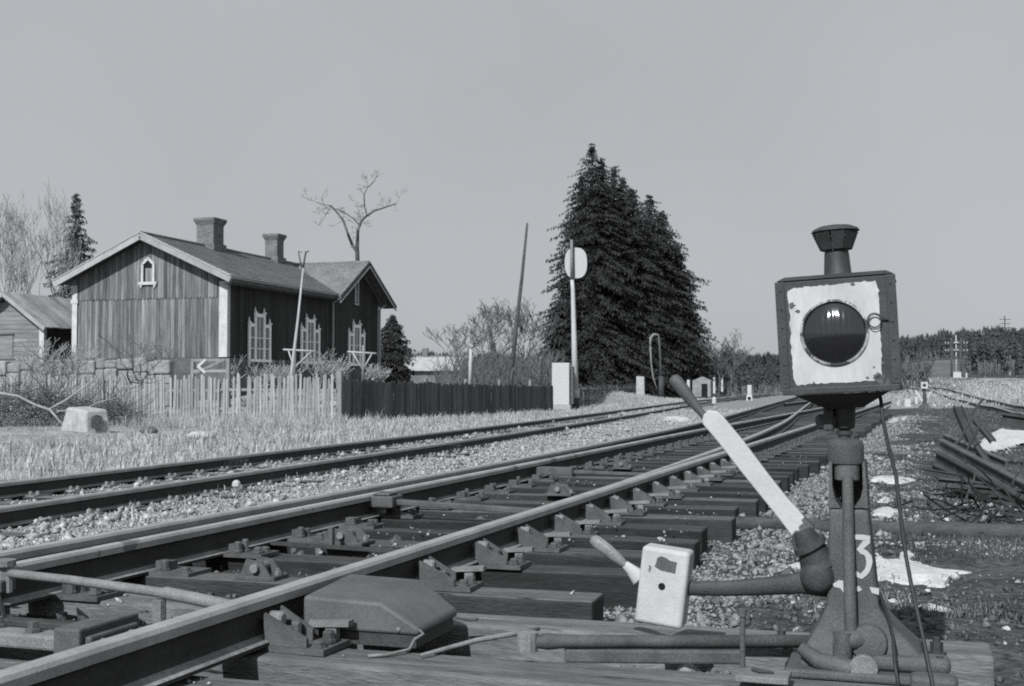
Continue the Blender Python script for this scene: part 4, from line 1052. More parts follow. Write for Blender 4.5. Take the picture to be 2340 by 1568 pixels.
spruce(1515, 140, 478, 903, 230, 'spruce right of the broad one, before the low ones', 114, power=.5)
spruce(1548, 142, 560, 903, 200, 'lower spruce at the right end of the spruce group', 104, power=.5)
spruce(1278, 126, 690, 903, 150, 'small spruce behind the white cabinet', 105, power=.6)
spruce(1582, 146, 715, 903, 110, 'dark low spruce at the foot of the spruce group', 108, power=.5)
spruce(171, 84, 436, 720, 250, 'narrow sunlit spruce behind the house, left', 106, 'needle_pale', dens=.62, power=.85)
spruce(896, 66, 722, 900, 120, 'dark bushy conifer at the far end of the house', 107, power=.4)

# ------------------------------------------------------------------ line-side things in the middle distance
lm = empty('leaning_mast', P(1166, 890, 58), 0, 'tall dark wooden mast leaning right behind the board fence', 'mast')
wtube(lm, [P(1164, 905, 58), P(1178, 760, 58), P(1192, 640, 58), P(1205, 510, 58)], [.115, .10, .08, .05], 'pole', 'bark', 8)
wtube(lm, [P(1166, 905, 57.8), P(1170, 850, 57.8), P(1178, 838, 57.8)], [.1, .08, .05], 'stub', 'bark', 6)
ps = wtube(None, [P(1073, 895, 60), P(1076, 798, 60)], .10, 'white_pole', 'pole_white') if False else None
o = MB().tube([P(1073, 895, 60), P(1076, 798, 60)], .085, 7).build('white_post', M['pole_white'], smooth=True); tag(o, 'thin white post standing behind the board fence', 'post')
sg = G(1313, 937, -0.1)
sig = empty('disc_signal', sg, 0, 'tall white signal post carrying an oval white disc', 'signal'); Ys = sg.y
wtube(sig, [P(1316, 937, Ys), P(1315, 905, Ys)], [.19, .19], 'base', 'iron_dark', 10)
wtube(sig, [P(1315, 906, Ys), P(1312, 780, Ys), P(1309, 660, Ys), P(1307, 640, Ys)], [.17, .13, .10, .09], 'post', 'white', 12)
wtube(sig, [P(1307, 641, Ys), P(1306, 548, Ys)], [.085, .07], 'mast_head', 'iron_light', 10)
wtube(sig, [P(1315, 910, Ys - .02), P(1315, 890, Ys - .02)], [.20, .20], 'collar', 'white', 12)
c = P(1316, 601, Ys + .2) - Vector(sig.location); mb = MB(); ring = []
for k in range(32):
    a = 2 * math.pi * k / 32; e = 2.6
    ring.append((c.x + .55 * math.copysign(abs(math.cos(a)) ** (2 / e), math.cos(a)), c.y, c.z + .76 * math.copysign(abs(math.sin(a)) ** (2 / e), math.sin(a))))
mb.prism(ring, (0, .03, 0)); mb.build('disc', M['white'], sig)
mb = MB().box(c.x - .20, c.x - .10, c.y - .10, c.y - .03, c.z - .66, c.z + .7); mb.build('disc_bracket', M['iron_light'], sig)
cg = G(1281, 938, -0.1)
cab = empty('relay_cabinet', cg, -PHI * .6, 'white upright trackside cabinet left of the signal post', 'cabinet'); k_ = cg.y / 2800
MB().box(-.42, .42, 0, .55, .26, 2.28).build('body', M['white'], cab, bevel=.02); MB().box(-.48, .48, -.05, .6, .02, .255).build('plinth', M['concrete'], cab, bevel=.02)
MB().box(.47, .60, .1, .5, .3, 2.1).build('side_door', M['iron'], cab)
def upright(x, yb, yt, w, m, label, name, cat, Y=None, d=.25):
    g_ = G(x, yb, -.1) if Y is None else P(x, yb, Y)
    h = P(x, yt, g_.y).z - g_.z; k = g_.y / 2800
    o = MB().hexa([(-w * k / 2, 0, -.1), (w * k / 2, 0, -.1), (w * k / 2, d, -.1), (-w * k / 2, d, -.1), (-w * k / 2 * .9, 0, h), (w * k / 2 * .9, 0, h * .985), (w * k / 2 * .9, d, h * .985), (-w * k / 2 * .9, d, h)]).build(name, M[m], None, g_, (0, 0, -PHI), bevel=.02)
    return tag(o, label, cat)
upright(1463, 916, 860, 20, 'concrete', 'grey flat marker post under the spruces', 'marker_post', 'post')
upright(1632, 897, 862, 5, 'white', 'thin white stake right of the spruces, nearest the bare tree', 'stake', 'post', 118)
upright(1650, 893, 864, 5, 'white', 'short leaning white stake among the distant posts', 'stake', 'post', 125)
upright(1573, 905, 868, 7, 'white', 'white stake beside the water standpipe', 'stake', 'post', 100)
wpipe = empty('standpipe', G(1508, 912, -.1), 0, 'tall dark standpipe with bent hose under the spruces', 'pipe'); Yw = wpipe.location.y
wtube(wpipe, [P(1511, 914, Yw), P(1511, 860, Yw)], [.30, .27], 'pedestal', 'iron_dark', 10)
wtube(wpipe, [P(1511, 870, Yw), P(1508, 800, Yw), P(1505, 765, Yw)], [.11, .09, .085], 'pipe', 'iron', 10)
wtube(wpipe, [P(1505, 766, Yw), P(1494, 764, Yw), P(1487, 772, Yw), P(1486, 790, Yw)], [.10, .11, .13, .13], 'spout', 'post', 10)
wtube(wpipe, [P(1486, 788, Yw), P(1488, 830, Yw), P(1493, 865, Yw), P(1502, 890, Yw)], [.09, .08, .08, .07], 'hose', 'iron_light', 8)
hut = empty('small_hut', P(1603, 900, 122), -PHI, 'tiny white hut with dark doorway beside the stakes', 'hut')
MB().prism([(-.9, 0, -.3), (.9, 0, -.3), (.9, 0, 1.3), (0, 0, 1.7), (-.9, 0, 1.3)], (0, 1.5, 0)).build('wall', M['whitewash'], hut); MB().box(.0, .6, -.02, -.005, -.3, 1.0).build('doorway', M['dark_void'], hut)
def mini_signal(x, yb, yt, Y, label):
    r_ = empty('point_indicator', P(x, yb, Y), -PHI, label, 'signal'); k = Y / 2800; h = (yb - yt) * k
    MB().hexa([(-.3, -.2, -.1), (.3, -.2, -.1), (.3, .2, -.1), (-.3, .2, -.1), (-.2, -.15, h * .42), (.2, -.15, h * .42), (.2, .15, h * .42), (-.2, .15, h * .42)]).build('foot', M['white'], r_, bevel=.02)
    MB().lathe([(.15, 0), (.15, .02)], 12, (0, -.2, h * .15), 0, 'y').build('eye', M['dark_void'], r_)
    MB().box(-.18, .18, -.15, .15, h * .43, h).build('lantern', M['white'], r_, bevel=.03)
    MB().box(-1.1, -.35, -.2, .2, -.05, .45).build('drive_box', M['iron_dark'], r_, bevel=.03)
mini_signal(1713, 916, 880, 104, 'small white point indicator with dark box beside the far track')
# distant houses among trees, seen past the end of the house
def far_house(x, Y, w, zt, zr, label, roofm='roof', wallm='board'):
    b = P(x, 886, Y); b.z = zg(b.x, b.y); r_ = empty('far_house', b, -PHI * .4, label, 'house')
    MB().box(-w / 2, w / 2, 0, 6, -.3, zt - b.z).build('wall', M[wallm], r_)
    MB().prism([(-w / 2 - .5, -.5, zt - b.z), (-w / 2 - .5, 6.5, zt - b.z), (-w / 2 - .5, 3, zr - b.z)], (w + 1, 0, 0)).build('roof', M[roofm], r_)
    MB().box(-w * .25, -w * .25 + .7, 2.5, 3.2, zr - b.z - .6, zr - b.z + .9).build('chimney', M['brick'], r_)
    for k in range(3): MB().box(-w * .3 + k * w * .28, -w * .3 + k * w * .28 + .8, -.03, -.005, .9, 2.0).build('window', M['pane'], r_)
far_house(950, 118, 7.5, 2.6, 4.0, 'low distant house with pale roof past the end of the wooden house', 'rake')
far_house(992, 150, 8, 3.2, 5.0, 'dark distant house roof with chimney above the board fence', 'roof', 'board_side')

# ------------------------------------------------------------------ far forests (read as one mass)
def forest(name, n, xs, Ys, label, tops, pines=.5, seed=1, hlim=(4, 11)):
    rr = np.random.default_rng(seed); V = []; F = []; TV = []; TF = []
    for i in range(n):
        x = rr.uniform(*xs); Y = rr.uniform(*Ys); p = P(x, HOR, Y); z = zg(p.x, p.y)
        yt = np.interp(x, [t[0] for t in tops], [t[1] for t in tops]) + abs(rr.normal(0, 12)) - 5 + 16 * (float(vnoise(x, Y * .2, .045, 95)) - .5) + 8 * (float(vnoise(x, Y * .2, .16, 96)) - .5)
        H = P(x, yt, Y).z - z
        if H < 1.8: continue
        H = min(max(H, hlim[0]), hlim[1] * rr.uniform(.75, 1))
        pine = rr.random() < pines; w = H * rr.uniform(.055, .12)
        o = len(TV); tw = H * .007 + .02
        for a in range(3): TV.append((p.x + tw * math.cos(a * 2.1), p.y + tw * math.sin(a * 2.1), z - .3))
        TV.append((p.x + rr.normal(0, .1), p.y, z + H * .9)); TF += [(o, o + 1, o + 3), (o + 1, o + 2, o + 3), (o + 2, o, o + 3)]
        zb = H * (.45 if pine else .1); m_ = 26 if pine else 40
        f = rr.random(m_); zz = zb + (H - zb) * f; ra = w * ((1 - f) ** .7 if not pine else np.sin(np.pi * (.12 + .86 * f)) ** .8) * rr.uniform(.4, 1.2, m_) + .05
        an = rr.uniform(0, 2 * np.pi, m_); hh = (.05 + .05 * rr.random(m_)) * H * (1.1 - .6 * f)
        for k in range(m_):
            o = len(V); cx, cy, cz_ = p.x + ra[k] * math.cos(an[k]) * .5, p.y + ra[k] * math.sin(an[k]) * .5, z + zz[k]
            dx, dy = ra[k] * math.cos(an[k]), ra[k] * math.sin(an[k])
            V += [(cx - dx * .6, cy - dy * .6, cz_ + hh[k]), (cx + dx * .6, cy + dy * .6, cz_ - hh[k] * rr.uniform(.2, .9)), (cx - dy * .5, cy + dx * .5, cz_ - hh[k] * rr.uniform(0, .8)), (cx + dy * .5, cy - dx * .5, cz_ - hh[k] * rr.uniform(0, .8))]
            F += [(o, o + 1, o + 2), (o, o + 3, o + 1)]
        o = len(V); V += [(p.x - w * .25, p.y, z + H * .86), (p.x + w * .25, p.y, z + H * .86), (p.x, p.y, z + H)]; F.append((o, o + 1, o + 2))
    if not F: return None
    root = obj(name, fast_mesh(name, V, F, M['forest'])); tag(root, label, 'forest', kind='stuff')
    tr = obj('trunks', fast_mesh('trunks', TV, TF, M['trunk_far']), root); tr['kind'] = 'stuff'
    return root
HT = [(2000, 785), (2060, 772), (2150, 760), (2340, 752), (2700, 748)]
forest('far_forest', 1900, (2010, 2620), (255, 420), 'dark wooded hillside behind the telegraph poles on the right', HT, .5, 1)
forest('far_forest', 420, (2205, 2620), (165, 240), 'lower edge of the wood with pale trunks on the right', [(2200, 782), (2620, 772)], .8, 5, (4, 10))
forest('far_forest', 1500, (1540, 2080), (230, 420), 'distant wood beyond the tracks left of the lantern', [(1540, 795), (1610, 800), (1700, 806), (1790, 816), (1900, 812), (2080, 790)], .6, 2)
forest('far_forest', 350, (1600, 1800), (150, 220), 'nearer edge of the wood right of the spruces', [(1600, 835), (1800, 845)], .9, 6, (3, 6))
forest('far_forest', 900, (780, 1320), (260, 420), 'low distant wood behind the far houses', [(780, 808), (1320, 806)], .3, 3)
forest('far_forest', 500, (-500, 780), (260, 420), 'distant wood hidden behind the house and shed', [(-500, 800), (780, 806)], .4, 4)

# telegraph poles
def tele(x, yb, yt, Y, label, m='bark', arms=2, r=.16, armw=1.1):
    b = P(x, yb, Y); b.z = min(b.z, zg(b.x, b.y)); t = P(x, yt, Y); h = t.z - b.z
    r_ = empty('telegraph_pole', b, 0, label, 'pole', 'telegraph poles on the right')
    MB().tube([(0, 0, -.1), (0, 0, h)], [r, r * .7], 8).build('pole', M[m], r_, smooth=True)
    for k in range(arms):
        z = h - .9 - k * 1.0; MB().box(-armw, armw, -.14, -.04, z, z + .14).build('crossarm', M['bark'], r_)
        for j in (-.9, -.45, .45, .9): MB().lathe([(.06, 0), (.09, .05), (.06, .22)], 6, (j * armw, -.09, z + .14)).build('insulator', M['pole_white'], r_)
tele(2175, 882, 772, 165, 'left dark telegraph pole of the group of three', armw=.9)
tele(2186, 882, 766, 166, 'pale middle telegraph pole rising behind the white box', 'pole_white', 0, .11)
tele(2197, 882, 772, 165, 'right dark telegraph pole of the group of three', armw=.9)
tele(2297, 800, 722, 290, 'single distant telegraph pole rising above the wood on the right', 'bark', 3, .2, 1.3)
tele(2020, 862, 832, 300, 'tiny distant telegraph pole in the field beside the lantern', 'bark', 2, .2, 1.3)
upright(2188, 879, 850, 19, 'white', 'white box standing between the telegraph poles', 'line_box', 'box', 160, .8)
upright(2209, 879, 852, 4, 'white', 'short white stake right of the white box', 'stake', 'post', 160)
upright(2308, 879, 845, 4, 'pole_white', 'pale slim stake before the wood on the right', 'stake', 'post', 170)
# scrub in the field
rr = random.Random(79); mb = MB()
for k in range(60):
    p = P(rr.uniform(2050, 2125), 880, rr.uniform(120, 135)); p.z = zg(p.x, p.y)
    branch(mb, p, Vector((rr.gauss(0, .3), rr.gauss(0, .3), 1)), rr.uniform(.8, 1.5), .05, 3, rr, .2, .6, .7, 3, .03, (2, 3))
sb_ = mb.build('field_bush', M['twig']); tag(sb_, 'dark low scrub in the field beside the far switch stand', 'bushes', kind='stuff')
X = rng.uniform(16, 60, 14000); Y = rng.uniform(62, 160, 14000)
k = X > Y * .27
grass('dry_grass', X[k], Y[k], 0.2, 0.03, M['grass'], 'pale dry grass on the low bank below the telegraph poles', 1.0)

# ------------------------------------------------------------------ the switch stand in the foreground
SROOT = T(3.9, 0.17, SLEEPER_TOP)
stand = empty('switch_stand', SROOT, -PHI, 'dark cast-iron switch stand painted with a white 3, lever and white counterweight', 'switch stand')
NV = Vector((SP, CP, 0)); XV = Vector((CP, -SP, 0))
def Q(x, y, dy=0.0, root=SROOT):
    d = ray(x, y); o = Vector((0, 0, CAMZ)); t = ((root - o).dot(NV) + dy) / d.dot(NV); p = o + d * t - root
    return Vector((p.dot(XV), p.dot(NV), p.z))
ST = lambda mb, nm, m, parent=stand, **k: mb.build(nm, M[m], parent, **k)
def loft(rows, nm, m, bev=.012, parent=stand):
    mb = MB()
    for (y, xl, xr, f, b) in rows:
        a, c = Q(xl, y, f), Q(xr, y, f); z = (a.z + c.z) / 2
        mb.v += [(a.x, f, z), (c.x, f, z), (c.x, b, z), (a.x, b, z)]
    n = len(rows)
    for i in range(n - 1):
        for k in range(4): mb.f.append((i * 4 + k, i * 4 + (k + 1) % 4, (i + 1) * 4 + (k + 1) % 4, (i + 1) * 4 + k)); mb.mi.append(0)
    mb.f += [(0, 1, 2, 3), ((n - 1) * 4 + 3, (n - 1) * 4 + 2, (n - 1) * 4 + 1, (n - 1) * 4)]; mb.mi += [0, 0]
    o = mb.build(nm, M[m], parent, bevel=bev, seg=3); return smooth_by_angle(o, 30)
loft([(1163, 1895, 1984, 0, .18), (1250, 1892, 1993, 0, .18), (1330, 1890, 2002, 0, .185), (1385, 1889, 2009, 0, .19), (1415, 1876, 2030, -.005, .20), (1450, 1858, 2066, -.02, .18), (1490, 1838, 2104, -.045, .22), (1535, 1822, 2128, -.065, .26)], 'column', 'cast')
loft([(1056, 1894, 1901, 0, .175), (1110, 1894, 1902, 0, .175), (1140, 1894.5, 1908, 0, .175), (1162, 1895, 1922, 0, .178)], 'column_cheek', 'cast', .002)
loft([(1056, 1971, 1977, 0, .175), (1110, 1973, 1981, 0, .175), (1140, 1966, 1983, 0, .175), (1162, 1950, 1984, 0, .178)], 'column_cheek', 'cast', .002)
loft([(1056, 1902, 1970, .15, .172), (1162, 1902, 1972, .15, .174)], 'column_back', 'cast', .002)
c0 = Q(1933, 1059, .05); hh = Q(1933, 1004, .05).z - c0.z; rcap = (Q(1975, 1030, .05).x - Q(1891, 1030, .05).x) / 2
smooth_by_angle(ST(MB().lathe([(rcap * .97, 0), (rcap, .006), (rcap * .985, hh * .75), (rcap * .93, hh * .93), (rcap * .8, hh), (.02, hh + .004)], 32, c0), 'cap', 'cast'), 50)
c1 = Q(1936, 1100, .035); h1 = Q(1936, 1062, .035).z - c1.z
smooth_by_angle(ST(MB().lathe([(.030, 0), (.038, .006), (.038, h1)], 24, c1), 'collar', 'cast'), 50)
# spindle up to the lantern
c2 = Q(1930, 1004, .05); top = Q(1930, 925, .05).z - c2.z
smooth_by_angle(ST(MB().lathe([(.019, 0.004), (.019, .012), (.024, .014), (.024, .026), (.016, .028), (.016, .03), (.030, .036), (.033, top * .5), (.034, top)], 20, c2), 'spindle', 'iron_dark'), 40)
a = Q(1868, 965, .03); b = Q(1905, 962, .05)
smooth_by_angle(ST(MB().tube([a, a + (b - a) * .12, b], [.020, .024, .024], 14), 'clamp_bolt', 'iron'), 40)
ST(MB().box(Q(1882, 960, .03).x, Q(1905, 960, .03).x, .01, .09, Q(1882, 985, .03).z, Q(1882, 935, .03).z), 'clamp', 'iron_dark', bevel=.006)
# vertical rod and crank
smooth_by_angle(ST(MB().tube([Q(1937, 1090, -.012), Q(1939, 1250, -.03), Q(1945, 1472, -.055)], [.0165, .0175, .019], 14), 'vertical_rod', 'cast'), 60)
smooth_by_angle(ST(MB().tube([Q(1925, 1445, -.07), Q(1925, 1520, -.07)], .028, 14), 'crank_pin', 'iron'), 40)
smooth_by_angle(ST(MB().tube([Q(1905, 1462, -.06), Q(1945, 1462, -.06), Q(1980, 1458, -.03)], [.026, .03, .034], 12), 'rod_eye', 'iron'), 40)
smooth_by_angle(ST(MB().lathe([(.03, -.02), (.052, -.016), (.055, .02), (.03, .024)], 20, Q(1985, 1468, -.05), 0, 'y'), 'crank_boss', 'cast'), 50)
ST(MB().lathe([(.041, -.012), (.041, .012)], 20, Q(1974, 1528, -.10), 0, 'y'), 'crank_disc', 'iron_light', bevel=.004)
smooth_by_angle(ST(MB().tube([Q(1830, 1480, -.06), Q(1870, 1510, -.08), Q(1945, 1530, -.09)], [.02, .026, .028], 10), 'crank_arm', 'cast'), 60)
# spread foot on the timbers
zb = 0.0
ST(MB().box(-.19, .27, -.12, .34, .001, .028), 'base_plate', 'cast', bevel=.008)
ST(MB().box(.17, .30, -.20, -.121, .001, .05), 'base_foot', 'cast', bevel=.015)
ST(MB().box(.06, .285, -.08, .02, .0285, .075), 'base_foot', 'cast', bevel=.02, seg=3)
for (x, y, dy, s_) in ((1786, 1452, .20, .022), (2140, 1448, .24, .02), (2148, 1500, -.05, .018)):
    p = Q(x, y, dy); ST(MB().lathe([(s_ * 1.5, -.02), (s_ * 1.5, -.012), (s_, -.010), (s_, .02), (s_ * .6, .022), (s_ * .6, .035)], 6, (p.x, p.y, .045)), 'nut', 'iron_dark')
# lever hub and arms at the left of the column
smooth_by_angle(ST(MB().tube([Q(1872, 1296, .035), Q(1858, 1262, .03), Q(1846, 1236, .02), Q(1833, 1210, .015)], [.058, .047, .040, .031], 16), 'lever_socket', 'iron_dark'), 60)
smooth_by_angle(ST(MB().tube([Q(1853, 1250, .025), Q(1846, 1238, .022)], [.055, .052], 18), 'socket_collar', 'iron_dark'), 40)
smooth_by_angle(ST(MB().lathe([(.015, -.066), (.035, -.062), (.048, -.05), (.054, -.03), (.054, .06), (.045, .07)], 28, Q(1870, 1314, .04), 0, 'y'), 'lever_hub', 'iron_dark'), 40)
smooth_by_angle(ST(MB().tube([Q(1868, 1316, .05), Q(1912, 1322, .08)], [.05, .06], 16), 'hub_axle', 'iron_dark'), 40)
smooth_by_angle(ST(MB().tube([Q(1890, 1322, .05), Q(1862, 1328, .04), Q(1830, 1332, .04), Q(1760, 1339, .045), Q(1680, 1344, .05), Q(1555, 1345, .05)], [.06, .048, .034, .029, .0255, .0225], 12, squash=(1.0, .55)), 'lever_arm', 'iron_dark'), 60)
# counterweight
wc = Q(1519, 1338, .05)
cw = ST(MB().box(-.078, .078, -.048, .048, -.124, .124), 'counterweight', 'white_weight', loc=wc, rot=(0, R(6.6), R(-1)))
md = cw.modifiers.new('bevel', 'BEVEL'); md.width = .014; md.segments = 4
smooth_by_angle(cw, 40)
CWp = lambda mb, nm, m, **k: mb.build(nm, M[m], cw, **k)
CWp(MB().lathe([(.0115, -.0005), (.0115, .001)], 18, (0.0, -.0485, .004), 0, 'y'), 'hole', 'dark_void')
CWp(MB().prism([(-.030, -.0483, .064), (-.01, -.0483, .055), (.038, -.0483, .052), (.040, -.0483, .088), (.016, -.0483, .090), (.006, -.0483, .096), (-.012, -.0483, .100), (-.024, -.0483, .093), (-.026, -.0483, .078)], (0, -.0012, 0)), 'dark_patch', 'iron')  # irregular dark patch on the upper part of the face
smooth_by_angle(ST(MB().tube([Q(1462, 1322, .05), Q(1440, 1300, .045), Q(1428, 1290, .045)], [.03, .018, .014], 12, squash=(1, .6)), 'handle_neck', 'white_weight'), 60)
smooth_by_angle(ST(MB().tube([Q(1430, 1292, .045), Q(1410, 1275, .045), Q(1385, 1255, .045), Q(1365, 1240, .045), Q(1355, 1231, .045), Q(1352, 1228, .045)], [.012, .018, .0215, .0215, .017, .007], 14, squash=(1.0, .7)), 'weight_handle', 'weight_grip'), 60)
# white blade lever
blade = [(1604, 962), (1607, 948), (1620, 938), (1640, 941), (1652, 952), (1700, 1010), (1760, 1090), (1800, 1140), (1826, 1168), (1839, 1184), (1832, 1190), (1836, 1198), (1826, 1205), (1827, 1216), (1818, 1214), (1810, 1226), (1780, 1186), (1700, 1087), (1640, 1010), (1606, 970)]
ST(MB().prism([Q(x, y, .0) for x, y in blade], (0, .02, 0)), 'lever_blade', 'white', bevel=.004)
ST(MB().prism([Q(x, y, .004) for x, y in ((1836, 1180), (1860, 1205), (1832, 1245), (1806, 1222))], (0, .03, 0)), 'blade_root', 'iron', bevel=.004)
smooth_by_angle(ST(MB().tube([Q(1612, 955, .01), Q(1600, 940, .01), Q(1585, 922, .01), Q(1562, 893, .01), Q(1545, 872, .01), Q(1538, 864, .01), Q(1535, 861, .01)], [.013, .012, .0165, .0215, .022, .018, .007], 14, squash=(1.0, .7)), 'lever_handle', 'wood_handle'), 60)
# painted figure 3 and splashes
def ribbon(pix, w, nm, dy=-.0025, m='white', parent=stand):
    pts = [Q(x, y, dy) for x, y in pix]; mb = MB(); L = []; Rr = []
    for i, p in enumerate(pts):
        d = pts[min(i + 1, len(pts) - 1)] - pts[max(i - 1, 0)]; d.y = 0; d.normalize(); s = Vector((-d.z, 0, d.x)); ww = (w if not isinstance(w, list) else w[i]) * random.uniform(.9, 1.1)
        L.append(p + s * ww / 2); Rr.append(p - s * ww / 2)
    ring = L + Rr[::-1]
    for i in range(len(pts) - 1):
        a_, b_, c_, d_ = L[i], L[i + 1], Rr[i + 1], Rr[i]; off = Vector((0, .002, 0))
        mb.add([a_, b_, c_, d_], [(0, 1, 2, 3)])
    o = mb.build(nm, M[m], parent); return o
def c3(x, y): return (3000 + x / 2.135) / 1.7504, (2100 + y / 2.135) / 1.7504
ribbon([c3(*p) for p in ((868, 108), (905, 104), (955, 106), (1012, 112), (1000, 140), (965, 175), (932, 212), (955, 225), (990, 240), (1012, 270), (1020, 310), (1014, 350), (1000, 390), (975, 418), (948, 440), (920, 425), (900, 402))],
       [.013, .016, .017, .017, .018, .016, .016, .018, .017, .017, .017, .017, .017, .017, .017, .014, .009], 'painted_number')
for pix in (((705, 505), (760, 470), (800, 478), (808, 520), (800, 580), (770, 540), (720, 530)), ((905, 530), (930, 520), (958, 552), (930, 570), (905, 560)), ((1020, 530), (1060, 535), (1102, 540), (1100, 598), (1040, 580), (1030, 555))):
    pts = [Q(*c3(*p), -.0025) for p in pix]; mb = MB().add(pts, [tuple(range(len(pts)))]); ST(mb, 'paint_splash', 'white')
# small pin, plate and cotter by the rod
pin = MB().tube([Q(1697, 1568, -.20), Q(1697, 1405, -.20)], .0085, 10); pin.tube([Q(1697, 1408, -.20), Q(1697, 1392, -.20)], .014, 6)
o = pin.build('guide_pin', M['iron'], stand); smooth_by_angle(o, 40)
pl = empty('steel_plate', G(1745, 1543, .155), -PHI, 'small steel plate with a bent split pin, lying left of the switch stand foot', 'plate')
MB().box(-.075, .075, -.055, .055, -.012, .006).build('plate', M['iron_light'], pl, bevel=.003)
MB().tube([(-.035, .02, .012), (-.01, 0, .014), (.02, .0, .012)], .004, 6).build('split_pin', M['iron_dark'], pl); MB().tube([(-.035, .012, .012), (-.012, -.012, .013), (.03, -.006, .012)], .004, 6).build('split_pin', M['iron_dark'], pl)

# ------------------------------------------------------------------ the lantern on the stand
lam = bpy.data.objects.new('switch_lantern', None); COL.objects.link(lam)
tag(lam, 'square metal switch lantern with chipped white face and round dark lens, on the stand', 'lantern')
lp_ = SROOT + XV * Q(1930, 892, .06).x + NV * .06 + Vector((0, 0, Q(1930, 892, .06).z))
lam.matrix_world = Matrix.Translation(lp_) @ Matrix.Rotation(-R(19.2), 4, 'Z') @ Matrix.Rotation(R(-2.7), 4, 'Y')
LA = lambda mb, nm, m, parent=lam, **k: mb.build(nm, M[m], parent, **k)
hw, HB = .166, .338
LA(MB().box(-hw, hw, -hw, hw, 0, HB), 'body', 'lamp', bevel=.004)
LA(MB().hexa([(-hw - .006, -hw - .006, HB + .001), (hw + .006, -hw - .006, HB + .001), (hw + .006, hw + .006, HB + .001), (-hw - .006, hw + .006, HB + .001), (-hw * .9, -hw * .9, HB + .014), (hw * .9, -hw * .9, HB + .014), (hw * .9, hw * .9, HB + .014), (-hw * .9, hw * .9, HB + .014)]), 'lid', 'lamp', bevel=.003)
LA(MB().box(-hw - .004, hw + .004, -hw - .004, hw + .004, -.008, .012), 'bottom_rim', 'lamp', bevel=.003)
for sx in (-1, 1): LA(MB().box(sx * (hw - .004) - .014, sx * (hw - .004) + .014, -hw - .0045, -hw - .0005, .013, HB - .001), 'edge_strip', 'lamp', bevel=.0015)
rv = MB().lathe([(.0042, 0), (.0036, -.002), (.001, -.003)], 8, (0, 0, 0), 0, 'y').mesh('rivet', M['lamp'])
for sx in (-1, 1):
    for k in range(6): obj('rivet', rv, lam, (sx * (hw - .006), -hw - .0046, .03 + k * .056))
# ragged white face
rr = random.Random(14); x0, x1, z0, z1 = -hw + .028, hw - .040, .022, HB - .018
ring = []
def edge(ax, az, bx, bz, n):
    for i in range(n):
        t = i / n; j = rr.gauss(0, .0014); k = rr.gauss(0, .0014); ring.append((ax + (bx - ax) * t + j, -hw - .002, az + (bz - az) * t + k))
edge(x0 + .008, z0, x1 - .014, z0 + .002, 26); edge(x1 - .004, z0 + .012, x1, z1 - .010, 30); edge(x1 - .006, z1, x0 + .01, z1 - .004, 30); edge(x0, z1 - .012, x0 + .002, z0 + .01, 26)
fc = LA(MB().prism(ring, (0, .0015, 0)), 'white_face', 'lamp_white')
lx, lz = -.008, HB * .512
smooth_by_angle(LA(MB().lathe([(.101, .0), (.101, -.003), (.098, -.006), (.0945, -.007), (.0925, -.003), (.0925, .001)], 48, (lx, -hw - .0025, lz), 0, 'y'), 'lens_rim', 'lamp_rim'), 40)
# moulded lens: bulging, with upright flutes
mb = MB(); nr, na = 20, 64; rl_ = .0918
for i in range(nr + 1):
    for k in range(na):
        r = rl_ * i / nr; a = 2 * math.pi * k / na; x = r * math.cos(a); z = r * math.sin(a)
        mb.v.append((lx + x, -hw - .003 - .024 * (1 - (r / rl_) ** 2) - .0009 * math.cos(x * 2 * math.pi / .017) * (1 - (r / rl_) ** 4), lz + z))
for i in range(nr):
    for k in range(na): mb.f.append((i * na + k, i * na + (k + 1) % na, (i + 1) * na + (k + 1) % na, (i + 1) * na + k)); mb.mi.append(0)
LA(mb, 'lens', 'glass', smooth=True)
# peeled patches of paint on the face
def patch(cx, cz, r, sy=.7, seed=0):
    r0 = random.Random(seed); pts = [(cx + r * math.cos(a) * r0.uniform(.6, 1.2), -hw - .0028, cz + sy * r * math.sin(a) * r0.uniform(.6, 1.2)) for a in [2 * math.pi * k / 11 for k in range(11)]]
    LA(MB().add(pts, [tuple(range(11))]), 'peeled_paint', 'iron')
for i, (u, v, r, sy) in enumerate(((.855, .085, .021, .7), (.83, .115, .012, .8), (.115, .78, .010, 1.1), (.165, .725, .008, .7), (.90, .06, .012, 1.2), (.66, .93, .007, .7), (.88, .22, .006, 1), (.80, .19, .004, 1), (.74, .10, .006, .8), (.27, .075, .004, 1.3))):
    patch(-hw + 2 * hw * u, HB * v, r, sy, i)
# wire ring latch
def ring_wire(cx, cz, r, dy, tilt): 
    pts = [(cx + r * math.cos(a), -hw - .012 - dy - tilt * math.sin(a), cz + r * 1.05 * math.sin(a)) for a in [2 * math.pi * k / 24 for k in range(25)]]
    return MB().tube(pts, .0016, 6, cap=False)
LA(ring_wire(hw * .66, HB * .60, .020, 0, .004), 'wire_ring', 'iron_dark', smooth=True); LA(ring_wire(hw * .665, HB * .595, .018, .004, -.003), 'wire_ring', 'iron_dark', smooth=True)
LA(MB().tube([(hw * .78, -hw - .012, HB * .62), (hw * .9, -hw - .006, HB * .60), (hw * .92, -hw - .004, HB * .58)], .003, 6), 'latch', 'iron_dark')
# right side panel
LA(MB().box(hw + .0005, hw + .0025, -hw + .05, hw - .05, .05, HB - .04), 'side_panel', 'lamp_white')
